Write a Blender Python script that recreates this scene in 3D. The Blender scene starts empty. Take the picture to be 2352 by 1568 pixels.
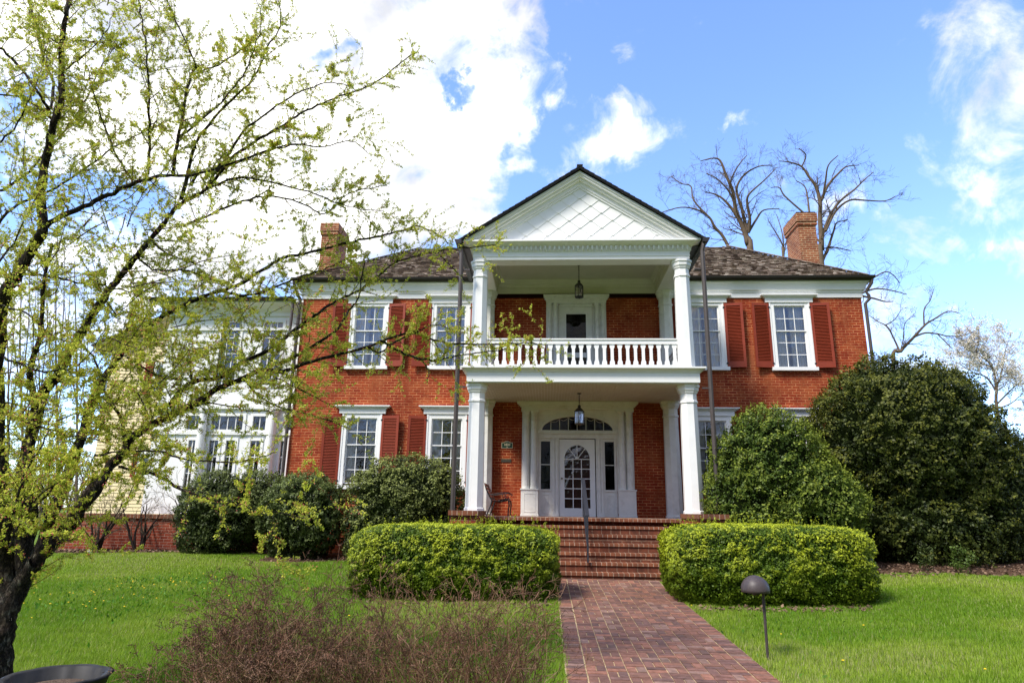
import bpy, math, random
import numpy as np
from mathutils import Vector, Matrix
random.seed(7); rng = np.random.default_rng(7)
C = bpy.context.scene.collection
SC = bpy.context.scene
R = math.radians

# ---------------------------------------------------------------- camera
F_PX, CAM, YAW, PITCH, ROLL = 1494.3, Vector((-0.823, -18.04, 0.116)), R(3.223), R(14.616), R(0.872)
_r = Vector((math.cos(YAW), math.sin(YAW), 0)); _f = Vector((-math.sin(YAW), math.cos(YAW), 0)); _z = Vector((0, 0, 1))
_F = _f*math.cos(PITCH) + _z*math.sin(PITCH); _U = -_f*math.sin(PITCH) + _z*math.cos(PITCH)
_R2 = _r*math.cos(ROLL) + _U*math.sin(ROLL); _U2 = -_r*math.sin(ROLL) + _U*math.cos(ROLL)
cam = bpy.data.cameras.new('camera'); co = bpy.data.objects.new('camera', cam); C.objects.link(co)
co.matrix_world = Matrix(((_R2.x, _U2.x, -_F.x, CAM.x), (_R2.y, _U2.y, -_F.y, CAM.y), (_R2.z, _U2.z, -_F.z, CAM.z), (0, 0, 0, 1)))
cam.sensor_width = 36; cam.lens = F_PX/2352*36; cam.clip_end = 3000; cam.clip_start = .05
SC.camera = co

def ray(u, v):
    d = _R2*((u-1176)/F_PX) + _U2*((784-v)/F_PX) + _F
    return d
def at(u, v, Y):
    d = ray(u, v); t = (Y-CAM.y)/d.y
    return CAM + d*t

# ---------------------------------------------------------------- exposure, sun, sky
SC.view_settings.view_transform = 'Standard'; SC.view_settings.look = 'None'
SC.view_settings.exposure = 0.93; SC.view_settings.gamma = 1
SC.render.resolution_x = 1024; SC.render.resolution_y = 682
SUN_EL, SUN_AZ = R(50), R(-50)          # azimuth from the +Y ... towards -X side, in front of the facade
sd = Vector((-0.62, -0.60, 0)).normalized()*math.cos(SUN_EL) + Vector((0, 0, math.sin(SUN_EL)))
sl = bpy.data.lights.new('sun', 'SUN'); sl.energy = 3.0; sl.angle = R(14); sl.color = (1, .94, .84)
so = bpy.data.objects.new('sun', sl); C.objects.link(so)
so.rotation_euler = sd.to_track_quat('Z', 'Y').to_euler()

W = bpy.data.worlds.new('World'); SC.world = W; W.use_nodes = True
nt = W.node_tree; nt.nodes.clear()
def N(t, **k):
    n = nt.nodes.new(t)
    for a, b in k.items(): setattr(n, a, b)
    return n
def M_(op, a, b=None, c=None, cl=False):
    n = N('ShaderNodeMath', operation=op); n.use_clamp = cl
    for i, x in enumerate((a, b, c)):
        if x is None: continue
        if isinstance(x, (int, float)): n.inputs[i].default_value = x
        else: nt.links.new(x, n.inputs[i])
    return n.outputs[0]
sky = N('ShaderNodeTexSky', sky_type='NISHITA'); sky.sun_disc = False
sky.sun_elevation = SUN_EL; sky.sun_rotation = math.atan2(sd.x, sd.y); sky.altitude = 300
sky.air_density = 1.0; sky.dust_density = .6; sky.ozone_density = 2.2
tc = N('ShaderNodeTexCoord'); sep = N('ShaderNodeSeparateXYZ'); nt.links.new(tc.outputs['Generated'], sep.inputs[0])
X, Y, Z = sep.outputs
ys = M_('MAXIMUM', Y, .08)
nw = N('ShaderNodeTexNoise'); nw.inputs['Scale'].default_value = 3.4; nw.inputs['Detail'].default_value = 12; nw.inputs['Roughness'].default_value = .60
nt.links.new(tc.outputs['Generated'], nw.inputs[0]); sw_ = N('ShaderNodeSeparateColor'); nt.links.new(nw.outputs['Color'], sw_.inputs[0])
u_ = M_('ADD', M_('DIVIDE', X, ys), M_('MULTIPLY', M_('SUBTRACT', sw_.outputs[0], .5), .62)); v_ = M_('ADD', M_('DIVIDE', Z, ys), M_('MULTIPLY', M_('SUBTRACT', sw_.outputs[1], .5), .62))
nz = N('ShaderNodeTexNoise'); nz.inputs['Scale'].default_value = 3.2; nz.inputs['Detail'].default_value = 9; nz.inputs['Roughness'].default_value = .58
nt.links.new(tc.outputs['Generated'], nz.inputs[0])
nz2 = N('ShaderNodeTexNoise'); nz2.inputs['Scale'].default_value = 10; nz2.inputs['Detail'].default_value = 12; nz2.inputs['Roughness'].default_value = .62; nz2.inputs['Distortion'].default_value = .5
nt.links.new(tc.outputs['Generated'], nz2.inputs[0])
CLOUDS = [  # pixel centre, radii, strength (1 solid, less wispy)
 (560, 120, 660, 330, 1.15), (860, 340, 330, 260, 1.05), (1060, 40, 160, 130, 1.0), (960, 150, 190, 110, .85), (1110, 340, 150, 120, .92), (300, -60, 700, 260, 1.2),
 (1020, 480, 190, 130, 1.05), (640, 560, 330, 160, 1.15), (250, 620, 230, 90, .66), (330, 720, 160, 60, .7), (60, 700, 120, 200, .58),
 (1370, 340, 130, 100, .60), (1310, 270, 100, 60, .54), (1460, 300, 60, 50, .44), (1540, 215, 50, 50, .42), (1670, 340, 90, 40, .48), (1250, 220, 160, 70, .42), (1400, 220, 120, 50, .4),
 (2290, 90, 200, 220, .74), (2180, 260, 100, 70, .52), (2340, 290, 110, 110, .54),
 (2050, 490, 130, 80, .74), (2110, 560, 110, 70, .74), (1850, 450, 150, 80, .64), (2330, 440, 190, 120, .68), (2330, 560, 200, 80, .62), (2200, 330, 120, 60, .5), (2040, 790, 130, 90, .58), (2250, 860, 180, 110, .62), (1990, 60, 80, 50, .42), (1560, 80, 60, 40, .38),
 (1050, 200, 60, 26, -.35), (1290, 150, 90, 110, -.4), (745, 180, 60, 40, -.5), (230, 455, 200, 60, -.6), (60, 500, 150, 60, -.5)]
tot = None
for (px, py, rx, ry, s) in CLOUDS:
    d0 = ray(px, py); dx = ray(px+rx, py); dy = ray(px, py-ry)
    cu, cv = d0.x/d0.y, d0.z/d0.y
    ru = abs(dx.x/dx.y-cu); rv = abs(dy.z/dy.y-cv)
    a = M_('MULTIPLY', M_('SUBTRACT', u_, cu), 1/ru); b = M_('MULTIPLY', M_('SUBTRACT', v_, cv), 1/rv)
    q = M_('ADD', M_('MULTIPLY', a, a), M_('MULTIPLY', b, b))
    e = M_('MULTIPLY', M_('SUBTRACT', 1, M_('MULTIPLY', q, .5), cl=True), abs(s)) if s > 0 else M_('MULTIPLY', M_('SUBTRACT', 1, q, cl=True), s)
    tot = e if tot is None else (M_('MAXIMUM', tot, e) if s > 0 else M_('ADD', tot, e))
infront = M_('MULTIPLY', M_('GREATER_THAN', Y, .15), 1)
other = M_('MULTIPLY', M_('SUBTRACT', 1, infront), .64)
base = M_('ADD', M_('MULTIPLY', tot, infront), other)
det = M_('ADD', M_('MULTIPLY', M_('SUBTRACT', nz.outputs[0], .5), 1.0), M_('MULTIPLY', M_('SUBTRACT', nz2.outputs[0], .5), 1.6))
dens = M_('ADD', base, det)
mr = N('ShaderNodeMapRange', interpolation_type='SMOOTHSTEP'); mr.inputs['From Min'].default_value = .38; mr.inputs['From Max'].default_value = .96
nt.links.new(dens, mr.inputs['Value'])
skym = N('ShaderNodeMix', data_type='RGBA', blend_type='MULTIPLY'); skym.inputs[0].default_value = 1
nt.links.new(sky.outputs[0], skym.inputs[6]); skym.inputs[7].default_value = (1.32, 1.44, 1.80, 1)
cc = N('ShaderNodeMix', data_type='RGBA'); cc.inputs[6].default_value = (3.4, 3.5, 3.8, 1); cc.inputs[7].default_value = (7.5, 7.35, 7.1, 1)
shd = N('ShaderNodeMapRange'); shd.inputs['From Min'].default_value = .34; shd.inputs['From Max'].default_value = .56
nz3 = N('ShaderNodeTexNoise'); nz3.inputs['Scale'].default_value = 5; nz3.inputs['Detail'].default_value = 6; nt.links.new(tc.outputs['Generated'], nz3.inputs[0])
nt.links.new(nz3.outputs[0], shd.inputs['Value']); nt.links.new(shd.outputs[0], cc.inputs[0])
mx = N('ShaderNodeMix', data_type='RGBA'); nt.links.new(mr.outputs[0], mx.inputs[0]); nt.links.new(skym.outputs[2], mx.inputs[6]); nt.links.new(cc.outputs[2], mx.inputs[7])
bg = N('ShaderNodeBackground'); bg.inputs[1].default_value = .13
ow = N('ShaderNodeOutputWorld'); zf = M_('ADD', M_('MULTIPLY', M_('MAXIMUM', Z, 0), 1.0), .15)
zf2 = M_('ADD', M_('MULTIPLY', zf, M_('SUBTRACT', 1, infront)), infront)
scl = N('ShaderNodeVectorMath', operation='SCALE'); nt.links.new(mx.outputs[2], scl.inputs[0]); nt.links.new(zf2, scl.inputs['Scale'])
nt.links.new(scl.outputs[0], bg.inputs[0]); nt.links.new(bg.outputs[0], ow.inputs[0])
W.cycles.sampling_method = 'AUTOMATIC'

# ---------------------------------------------------------------- materials
MAT = {}
def mat(name, col, rough=.6, spec=.3, var=0, vscale=8, bump=0, bscale=60, attr=False, metal=0, trans=0, dirt=None, dscale=1.5):
    m = bpy.data.materials.new(name); m.use_nodes = True; t = m.node_tree; L = t.links.new
    b = t.nodes['Principled BSDF']; b.inputs['Roughness'].default_value = rough; b.inputs['Specular IOR Level'].default_value = spec; b.inputs['Metallic'].default_value = metal
    cs = None
    tcn = t.nodes.new('ShaderNodeTexCoord')
    if attr:
        a = t.nodes.new('ShaderNodeVertexColor'); a.layer_name = 'Col'; cs = a.outputs[0]
    else:
        r = t.nodes.new('ShaderNodeRGB'); r.outputs[0].default_value = (*col, 1); cs = r.outputs[0]
    if var:
        n = t.nodes.new('ShaderNodeTexNoise'); n.inputs['Scale'].default_value = vscale; n.inputs['Detail'].default_value = 6; n.inputs['Roughness'].default_value = .65
        L(tcn.outputs['Object'], n.inputs[0])
        mrn = t.nodes.new('ShaderNodeMapRange'); mrn.inputs['From Min'].default_value = .3; mrn.inputs['From Max'].default_value = .7
        mrn.inputs['To Min'].default_value = 1-var; mrn.inputs['To Max'].default_value = 1+var; L(n.outputs[0], mrn.inputs['Value'])
        mm = t.nodes.new('ShaderNodeVectorMath'); mm.operation = 'SCALE'; L(cs, mm.inputs[0]); L(mrn.outputs[0], mm.inputs['Scale']); cs = mm.outputs[0]
    if dirt:
        n = t.nodes.new('ShaderNodeTexNoise'); n.inputs['Scale'].default_value = dscale; n.inputs['Detail'].default_value = 8; n.inputs['Roughness'].default_value = .7
        L(tcn.outputs['Object'], n.inputs[0])
        mrn = t.nodes.new('ShaderNodeMapRange'); mrn.inputs['From Min'].default_value = .52; mrn.inputs['From Max'].default_value = .75; mrn.inputs['To Max'].default_value = dirt[3]; L(n.outputs[0], mrn.inputs['Value'])
        mm = t.nodes.new('ShaderNodeMix'); mm.data_type = 'RGBA'; L(mrn.outputs[0], mm.inputs[0]); L(cs, mm.inputs[6]); mm.inputs[7].default_value = (*dirt[:3], 1); cs = mm.outputs[2]
    L(cs, b.inputs['Base Color'])
    if bump:
        n = t.nodes.new('ShaderNodeTexNoise'); n.inputs['Scale'].default_value = bscale; n.inputs['Detail'].default_value = 5; L(tcn.outputs['Object'], n.inputs[0])
        bb = t.nodes.new('ShaderNodeBump'); bb.inputs['Strength'].default_value = bump; bb.inputs['Distance'].default_value = .02; L(n.outputs[0], bb.inputs['Height']); L(bb.outputs[0], b.inputs['Normal'])
    if trans:
        tr = t.nodes.new('ShaderNodeBsdfTranslucent'); L(cs, tr.inputs[0]); ms = t.nodes.new('ShaderNodeMixShader'); ms.inputs[0].default_value = trans
        L(b.outputs[0], ms.inputs[1]); L(tr.outputs[0], ms.inputs[2]); L(ms.outputs[0], t.nodes['Material Output'].inputs[0])
    MAT[name] = m
    return m

def brick_mat(name, c1, c2, mortar, bw=.215, bh=.076, ms=.0055, fade=.45, stain=None, offs=.5, paint=.25, dark=None, streak=False):
    m = bpy.data.materials.new(name); m.use_nodes = True; t = m.node_tree; L = t.links.new
    b = t.nodes['Principled BSDF']; b.inputs['Roughness'].default_value = .85; b.inputs['Specular IOR Level'].default_value = .2
    uv = t.nodes.new('ShaderNodeUVMap'); uv.uv_map = 'UVMap'
    n0 = t.nodes.new('ShaderNodeTexNoise'); n0.inputs['Scale'].default_value = 9; n0.inputs['Detail'].default_value = 3; L(uv.outputs[0], n0.inputs[0])
    sc = t.nodes.new('ShaderNodeVectorMath'); sc.operation = 'MULTIPLY_ADD'; sc.inputs[1].default_value = (.012, .009, 0); L(n0.outputs['Color'], sc.inputs[0]); L(uv.outputs[0], sc.inputs[2])
    br = t.nodes.new('ShaderNodeTexBrick'); L(sc.outputs[0], br.inputs[0]); br.offset = offs
    br.inputs['Scale'].default_value = 1; br.inputs['Brick Width'].default_value = bw; br.inputs['Row Height'].default_value = bh; br.inputs['Mortar Size'].default_value = ms
    br.inputs['Mortar Smooth'].default_value = .25; br.inputs['Bias'].default_value = -.1
    br.inputs['Color1'].default_value = (*c1, 1); br.inputs['Color2'].default_value = (*c2, 1)
    # mortar shows through the worn paint only here and there
    n1 = t.nodes.new('ShaderNodeTexNoise'); n1.inputs['Scale'].default_value = 2.2; n1.inputs['Detail'].default_value = 9; n1.inputs['Roughness'].default_value = .72; L(uv.outputs[0], n1.inputs[0])
    m1 = t.nodes.new('ShaderNodeMapRange'); m1.inputs['From Min'].default_value = fade-.12; m1.inputs['From Max'].default_value = fade+.14; L(n1.outputs[0], m1.inputs['Value'])
    mc = t.nodes.new('ShaderNodeMix'); mc.data_type = 'RGBA'; L(m1.outputs[0], mc.inputs[0]); mc.inputs[6].default_value = (*[x*.95 for x in c1], 1); mc.inputs[7].default_value = (*mortar, 1)
    L(mc.outputs[2], br.inputs['Mortar'])
    # blotches
    n2 = t.nodes.new('ShaderNodeTexNoise'); n2.inputs['Scale'].default_value = 1.1; n2.inputs['Detail'].default_value = 7; n2.inputs['Roughness'].default_value = .7; L(uv.outputs[0], n2.inputs[0])
    m2 = t.nodes.new('ShaderNodeMapRange'); m2.inputs['From Min'].default_value = .3; m2.inputs['From Max'].default_value = .7; m2.inputs['To Min'].default_value = 1-paint; m2.inputs['To Max'].default_value = 1+paint; L(n2.outputs[0], m2.inputs['Value'])
    mm = t.nodes.new('ShaderNodeVectorMath'); mm.operation = 'SCALE'; L(br.outputs[0], mm.inputs[0]); L(m2.outputs[0], mm.inputs['Scale']); cs = mm.outputs[0]
    n4 = t.nodes.new('ShaderNodeTexNoise'); n4.inputs['Scale'].default_value = 28; n4.inputs['Detail'].default_value = 6; n4.inputs['Roughness'].default_value = .7; L(uv.outputs[0], n4.inputs[0])
    m4 = t.nodes.new('ShaderNodeMapRange'); m4.inputs['From Min'].default_value = .3; m4.inputs['From Max'].default_value = .7; m4.inputs['To Min'].default_value = .72; m4.inputs['To Max'].default_value = 1.28; L(n4.outputs[0], m4.inputs['Value'])
    mm = t.nodes.new('ShaderNodeVectorMath'); mm.operation = 'SCALE'; L(cs, mm.inputs[0]); L(m4.outputs[0], mm.inputs['Scale']); cs = mm.outputs[0]
    if stain:
        n3 = t.nodes.new('ShaderNodeTexNoise'); n3.inputs['Scale'].default_value = stain[4]; n3.inputs['Detail'].default_value = 8; n3.inputs['Roughness'].default_value = .68; n3.inputs['Distortion'].default_value = .6; L(uv.outputs[0], n3.inputs[0])
        m3 = t.nodes.new('ShaderNodeMapRange'); m3.inputs['From Min'].default_value = stain[5] if len(stain) > 5 else .48; m3.inputs['From Max'].default_value = .68; m3.inputs['To Max'].default_value = stain[3]; L(n3.outputs[0], m3.inputs['Value'])
        mx_ = t.nodes.new('ShaderNodeMix'); mx_.data_type = 'RGBA'; L(m3.outputs[0], mx_.inputs[0]); L(cs, mx_.inputs[6]); mx_.inputs[7].default_value = (*stain[:3], 1); cs = mx_.outputs[2]
    if streak:   # pale lime run-offs below the sills
        mp = t.nodes.new('ShaderNodeMapping'); mp.inputs['Scale'].default_value = (2.6, .35, 1); L(uv.outputs[0], mp.inputs[0])
        n5 = t.nodes.new('ShaderNodeTexNoise'); n5.inputs['Scale'].default_value = 1; n5.inputs['Detail'].default_value = 6; n5.inputs['Roughness'].default_value = .6; L(mp.outputs[0], n5.inputs[0])
        m5 = t.nodes.new('ShaderNodeMapRange'); m5.inputs['From Min'].default_value = .56; m5.inputs['From Max'].default_value = .8; m5.inputs['To Max'].default_value = .5; L(n5.outputs[0], m5.inputs['Value'])
        mx_ = t.nodes.new('ShaderNodeMix'); mx_.data_type = 'RGBA'; L(m5.outputs[0], mx_.inputs[0]); L(cs, mx_.inputs[6]); mx_.inputs[7].default_value = (.46, .17, .08, 1); cs = mx_.outputs[2]
    L(cs, b.inputs['Base Color'])
    inv = t.nodes.new('ShaderNodeMath'); inv.operation = 'SUBTRACT'; inv.inputs[0].default_value = 1; L(br.outputs['Fac'], inv.inputs[1])
    ad = t.nodes.new('ShaderNodeMath'); ad.operation = 'MULTIPLY_ADD'; ad.inputs[1].default_value = .5; L(n4.outputs[0], ad.inputs[0]); L(inv.outputs[0], ad.inputs[2])
    bp = t.nodes.new('ShaderNodeBump'); bp.inputs['Strength'].default_value = .8; bp.inputs['Distance'].default_value = .008; L(ad.outputs[0], bp.inputs['Height']); L(bp.outputs[0], b.inputs['Normal'])
    MAT[name] = m

mat('white', (.80, .80, .785), .45, .35, var=.035, vscale=3, bump=.08, bscale=40)
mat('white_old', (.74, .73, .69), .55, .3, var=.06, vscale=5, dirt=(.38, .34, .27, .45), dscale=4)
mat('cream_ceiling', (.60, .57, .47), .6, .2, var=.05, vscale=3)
mat('shutter', (.235, .036, .014), .5, .35, var=.12, vscale=6)
mat('gutter', (.018, .014, .013), .4, .5)
mat('pipe', (.062, .05, .046), .45, .4, var=.15, vscale=9)
mat('iron', (.02, .017, .017), .45, .5)
mat('rail', (.028, .031, .042), .3, .6)
mat('bench_wood', (.16, .045, .025), .5, .4, var=.2)
mat('brass', (.12, .085, .045), .45, .5, metal=.5)
mat('sign_green', (.01, .06, .035), .4, .4); mat('sign_cream', (.75, .66, .45), .5, .3); mat('plaque', (.07, .06, .045), .45, .5, var=.5, vscale=60)
mat('lamp_head', (.055, .042, .042), .5, .4, var=.22, vscale=30)
mat('stone_rock', (.55, .52, .47), .9, .2, var=.2)
mat('door_red', (.12, .018, .014), .5, .3, var=.1)
mat('interior', (.03, .026, .022), .9, .1); mat('curtain', (.88, .86, .84), .9, .1, var=.05)
mat('shake', (.2, .17, .14), .9, .1, attr=True, var=.25, vscale=20)
mat('dark_shingle', (.03, .032, .034), .8, .2)
mat('bark', (.05, .037, .028), .95, .15, var=.6, vscale=35, bump=1, bscale=28, dirt=(.27, .28, .23, .5), dscale=9)
mat('bark_dark', (.024, .017, .014), .95, .1, var=.3, vscale=25)
mat('bark_grey', (.13, .095, .066), .95, .1, var=.3, vscale=3)
mat('twig_brown', (.16, .10, .07), .9, .1, attr=True)
mat('leaf', (1, 1, 1), .5, .25, attr=True, trans=.5)
mat('box_leaf', (1, 1, 1), .5, .22, attr=True, trans=.18)
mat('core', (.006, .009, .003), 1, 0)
mat('grass_blade', (1, 1, 1), .55, .25, attr=True, trans=.4)
mat('mulch', (.085, .05, .032), 1, .05, var=.5, vscale=30, bump=1, bscale=60)
mat('yellow_siding', (.70, .58, .36), .6, .25, var=.03)
mat('urn', (.022, .022, .024), .6, .3, var=.3, vscale=14)
mat('urn_soil', (.12, .085, .065), 1, .05, var=.5, vscale=40, bump=1, bscale=80)
mat('paver', (1, 1, 1), .8, .25, attr=True, var=.35, vscale=14, bump=.5, bscale=60, dirt=(.05, .042, .03, .65), dscale=2.2)
mat('joint', (.42, .32, .18), .95, .1, var=.45, vscale=9)
brick_mat('brick', (.22, .025, .008), (.30, .049, .013), (.62, .27, .12), ms=.0075, fade=.45, stain=(.36, .11, .038, .6, 1.5), streak=True, paint=.34)
brick_mat('brick_plain', (.20, .035, .018), (.29, .06, .028), (.45, .30, .22), fade=.40)
brick_mat('brick_chimney', (.21, .05, .022), (.33, .115, .05), (.50, .34, .2), fade=.36, ms=.011, stain=(.09, .05, .035, .6, 3))
brick_mat('brick_step', (.21, .062, .03), (.15, .045, .024), (.42, .30, .20), bw=.215, bh=.12, ms=.007, fade=.42, stain=(.03, .018, .014, .9, 2.2, .34), offs=.5)
brick_mat('brick_nose', (.24, .085, .040), (.17, .058, .03), (.5, .38, .28), bw=.108, bh=.5, ms=.008, fade=.40, stain=(.06, .034, .025, .75, 2.2, .42), offs=0)

m = MAT['bark']; t = m.node_tree; L = t.links.new; b = t.nodes['Principled BSDF']      # fissured plates with pale lichen
tcb = t.nodes.new('ShaderNodeTexCoord'); mp = t.nodes.new('ShaderNodeMapping'); mp.inputs['Scale'].default_value = (1, 1, .35); L(tcb.outputs['Object'], mp.inputs[0])
nb = t.nodes.new('ShaderNodeTexNoise'); nb.inputs['Scale'].default_value = 42; nb.inputs['Detail'].default_value = 8; nb.inputs['Roughness'].default_value = .7; nb.inputs['Distortion'].default_value = .8; L(mp.outputs[0], nb.inputs[0])
rb = t.nodes.new('ShaderNodeMapRange'); rb.inputs['From Min'].default_value = .42; rb.inputs['From Max'].default_value = .56; rb.inputs['To Min'].default_value = .25; rb.inputs['To Max'].default_value = 1.25; L(nb.outputs[0], rb.inputs['Value'])
old = b.inputs['Base Color'].links[0].from_socket; sc = t.nodes.new('ShaderNodeVectorMath'); sc.operation = 'SCALE'; L(old, sc.inputs[0]); L(rb.outputs[0], sc.inputs['Scale']); L(sc.outputs[0], b.inputs['Base Color'])
bp = t.nodes.new('ShaderNodeBump'); bp.inputs['Strength'].default_value = 1; bp.inputs['Distance'].default_value = .05; L(rb.outputs[0], bp.inputs['Height']); L(bp.outputs[0], b.inputs['Normal'])

# glass: see-through with a mirror-like share
g = bpy.data.materials.new('glass'); g.use_nodes = True; t = g.node_tree; t.nodes.clear()
o = t.nodes.new('ShaderNodeOutputMaterial'); gl = t.nodes.new('ShaderNodeBsdfGlossy'); gl.inputs['Roughness'].default_value = .03; gl.inputs[0].default_value = (.95, .95, 1, 1)
tn = t.nodes.new('ShaderNodeBsdfTransparent'); tn.inputs[0].default_value = (.95, .95, .95, 1); ms = t.nodes.new('ShaderNodeMixShader')
fr = t.nodes.new('ShaderNodeFresnel'); fr.inputs[0].default_value = 1.7
nn = t.nodes.new('ShaderNodeTexNoise'); nn.inputs['Scale'].default_value = 5; tcg = t.nodes.new('ShaderNodeTexCoord'); bb = t.nodes.new('ShaderNodeBump'); bb.inputs['Strength'].default_value = .3; bb.inputs['Distance'].default_value = .02
t.links.new(tcg.outputs['Object'], nn.inputs[0]); t.links.new(nn.outputs[0], bb.inputs['Height']); t.links.new(bb.outputs[0], gl.inputs['Normal'])
ad = t.nodes.new('ShaderNodeMath'); ad.operation = 'ADD'; ad.inputs[1].default_value = .13; ad.use_clamp = True
t.links.new(fr.outputs[0], ad.inputs[0]); t.links.new(ad.outputs[0], ms.inputs[0]); t.links.new(tn.outputs[0], ms.inputs[1]); t.links.new(gl.outputs[0], ms.inputs[2]); t.links.new(ms.outputs[0], o.inputs[0]); MAT['glass'] = g
g2_ = g.copy(); g2_.name = 'glass_dark'; MAT['glass_dark'] = g2_
for n_ in g2_.node_tree.nodes:
    if n_.type == 'FRESNEL': n_.inputs[0].default_value = 1.35
    if n_.type == 'MATH': n_.inputs[1].default_value = .004

# ---------------------------------------------------------------- builders
class MB:
    def __init__(s): s.v = []; s.f = []; s.c = []
    def add(s, vs, fs, col=None):
        k = len(s.v); s.v += [tuple(p) for p in vs]; s.f += [tuple(i+k for i in f) for f in fs]
        s.c += [col or (1, 1, 1)]*len(fs); return s
    def box(s, x0, x1, y0, y1, z0, z1, col=None):
        v = [(x0,y0,z0),(x1,y0,z0),(x1,y1,z0),(x0,y1,z0),(x0,y0,z1),(x1,y0,z1),(x1,y1,z1),(x0,y1,z1)]
        return s.add(v, [(0,3,2,1),(4,5,6,7),(0,1,5,4),(2,3,7,6),(1,2,6,5),(3,0,4,7)], col)
    def obox(s, c, ax, ay, az, col=None):   # oriented box: centre + half-axis vectors
        c, ax, ay, az = map(Vector, (c, ax, ay, az)); v = []
        for k in (-1, 1):
            for i, j in ((-1,-1),(1,-1),(1,1),(-1,1)): v.append(c+ax*i+ay*j+az*k)
        return s.add(v, [(0,3,2,1),(4,5,6,7),(0,1,5,4),(2,3,7,6),(1,2,6,5),(3,0,4,7)], col)
    def prism(s, poly, y0, y1, ax='y', col=None):   # polygon in (x,z) extruded over y (or (y,z) over x, or (x,y) over z)
        n = len(poly)
        P = {'y': lambda a, b, t: (a, t, b), 'x': lambda a, b, t: (t, a, b), 'z': lambda a, b, t: (a, b, t)}[ax]
        v = [P(a, b, y0) for a, b in poly] + [P(a, b, y1) for a, b in poly]
        f = [tuple(range(n)), tuple(range(2*n-1, n-1, -1))] + [(i, i+n, (i+1) % n+n, (i+1) % n) for i in range(n)]
        return s.add(v, f, col)
    def lathe(s, cx, cy, prof, n=8, rot=0, half=False, sq=1, col=None):
        v = []; f = []; m = len(prof)
        for r, z in prof:
            for i in range(n):
                a = rot+2*math.pi*i/n; v.append((cx+r*math.cos(a), cy+r*math.sin(a)*sq, z))
        for j in range(m-1):
            for i in range(n):
                k = (i+1) % n; f.append((j*n+i, j*n+k, (j+1)*n+k, (j+1)*n+i))
        f.append(tuple(range(n-1, -1, -1))); f.append(tuple((m-1)*n+i for i in range(n)))
        return s.add(v, f, col)
    def tube(s, pts, r, n=6, col=None, cap=True):
        pts = [Vector(p) for p in pts]; m = len(pts)
        rs = r if isinstance(r, (list, tuple)) else [r]*m
        v = []; prev = None
        for i, p in enumerate(pts):
            d = (pts[min(i+1, m-1)]-pts[max(i-1, 0)]).normalized()
            if prev is None: a = d.cross(Vector((0.3, .1, 1)) if abs(d.z) < .9 else Vector((1, 0, 0))).normalized()
            else: a = (prev-d*prev.dot(d)).normalized()
            prev = a; b = d.cross(a)
            for k in range(n):
                t = 2*math.pi*k/n; v.append(p+(a*math.cos(t)+b*math.sin(t))*rs[i])
        f = [(i*n+k, i*n+(k+1) % n, (i+1)*n+(k+1) % n, (i+1)*n+k) for i in range(m-1) for k in range(n)]
        if cap: f += [tuple(range(n-1, -1, -1)), tuple((m-1)*n+k for k in range(n))]
        return s.add(v, f, col)
    def molding(s, path, prof, closed=False, col=None):
        # sweep profile (outward offset, z) along a horizontal path; outward is to the right of travel
        P = [Vector((a, b)) for a, b in path]; n = len(P); m = len(prof); v = []
        for i in range(n):
            dirs = []
            if i > 0 or closed: dirs.append((P[i]-P[i-1]).normalized())
            if i < n-1 or closed: dirs.append((P[(i+1) % n]-P[i]).normalized())
            ns = [Vector((d.y, -d.x)) for d in dirs]
            nn_ = ns[0] if len(ns) == 1 else (ns[0]+ns[1])/(1+ns[0].dot(ns[1]))
            for o_, z in prof: q = P[i]+nn_*o_; v.append((q.x, q.y, z))
        f = []
        for i in range(n if closed else n-1):
            for j in range(m):
                a, b = i*m+j, i*m+(j+1) % m; c, d = ((i+1) % n)*m+(j+1) % m, ((i+1) % n)*m+j
                f.append((a, b, c, d))
        if not closed: f += [tuple(range(m-1, -1, -1)), tuple((n-1)*m+j for j in range(m))]
        return s.add(v, f, col)
    def build(s, name, m, parent=None, smooth=False, colors=False):
        me = bpy.data.meshes.new(name); me.from_pydata(s.v, [], s.f); me.update()
        me.materials.append(MAT[m])
        uv = me.uv_layers.new(name='UVMap'); nl = len(me.loops)
        vi = np.empty(nl, np.int32); me.loops.foreach_get('vertex_index', vi)
        co_ = np.empty(len(me.vertices)*3, np.float32); me.vertices.foreach_get('co', co_); co_ = co_.reshape(-1, 3)
        nr = np.empty(len(me.polygons)*3, np.float32); me.polygons.foreach_get('normal', nr); nr = np.abs(nr.reshape(-1, 3))
        lt = np.empty(len(me.polygons), np.int32); me.polygons.foreach_get('loop_total', lt)
        ax = np.repeat(nr.argmax(1), lt); p = co_[vi]
        U = np.where(ax == 0, p[:, 1], p[:, 0]); V_ = np.where(ax == 2, p[:, 1], p[:, 2])
        uv.data.foreach_set('uv', np.stack([U, V_], 1).astype(np.float32).ravel())
        if colors:
            ca = me.color_attributes.new('Col', 'FLOAT_COLOR', 'CORNER')
            cc_ = np.repeat(np.array(s.c, np.float32), lt, axis=0)
            ca.data.foreach_set('color', np.concatenate([cc_, np.ones((nl, 1), np.float32)], 1).ravel())
        if smooth: me.polygons.foreach_set('use_smooth', [True]*len(me.polygons))
        return link(name, me, parent)

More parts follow.
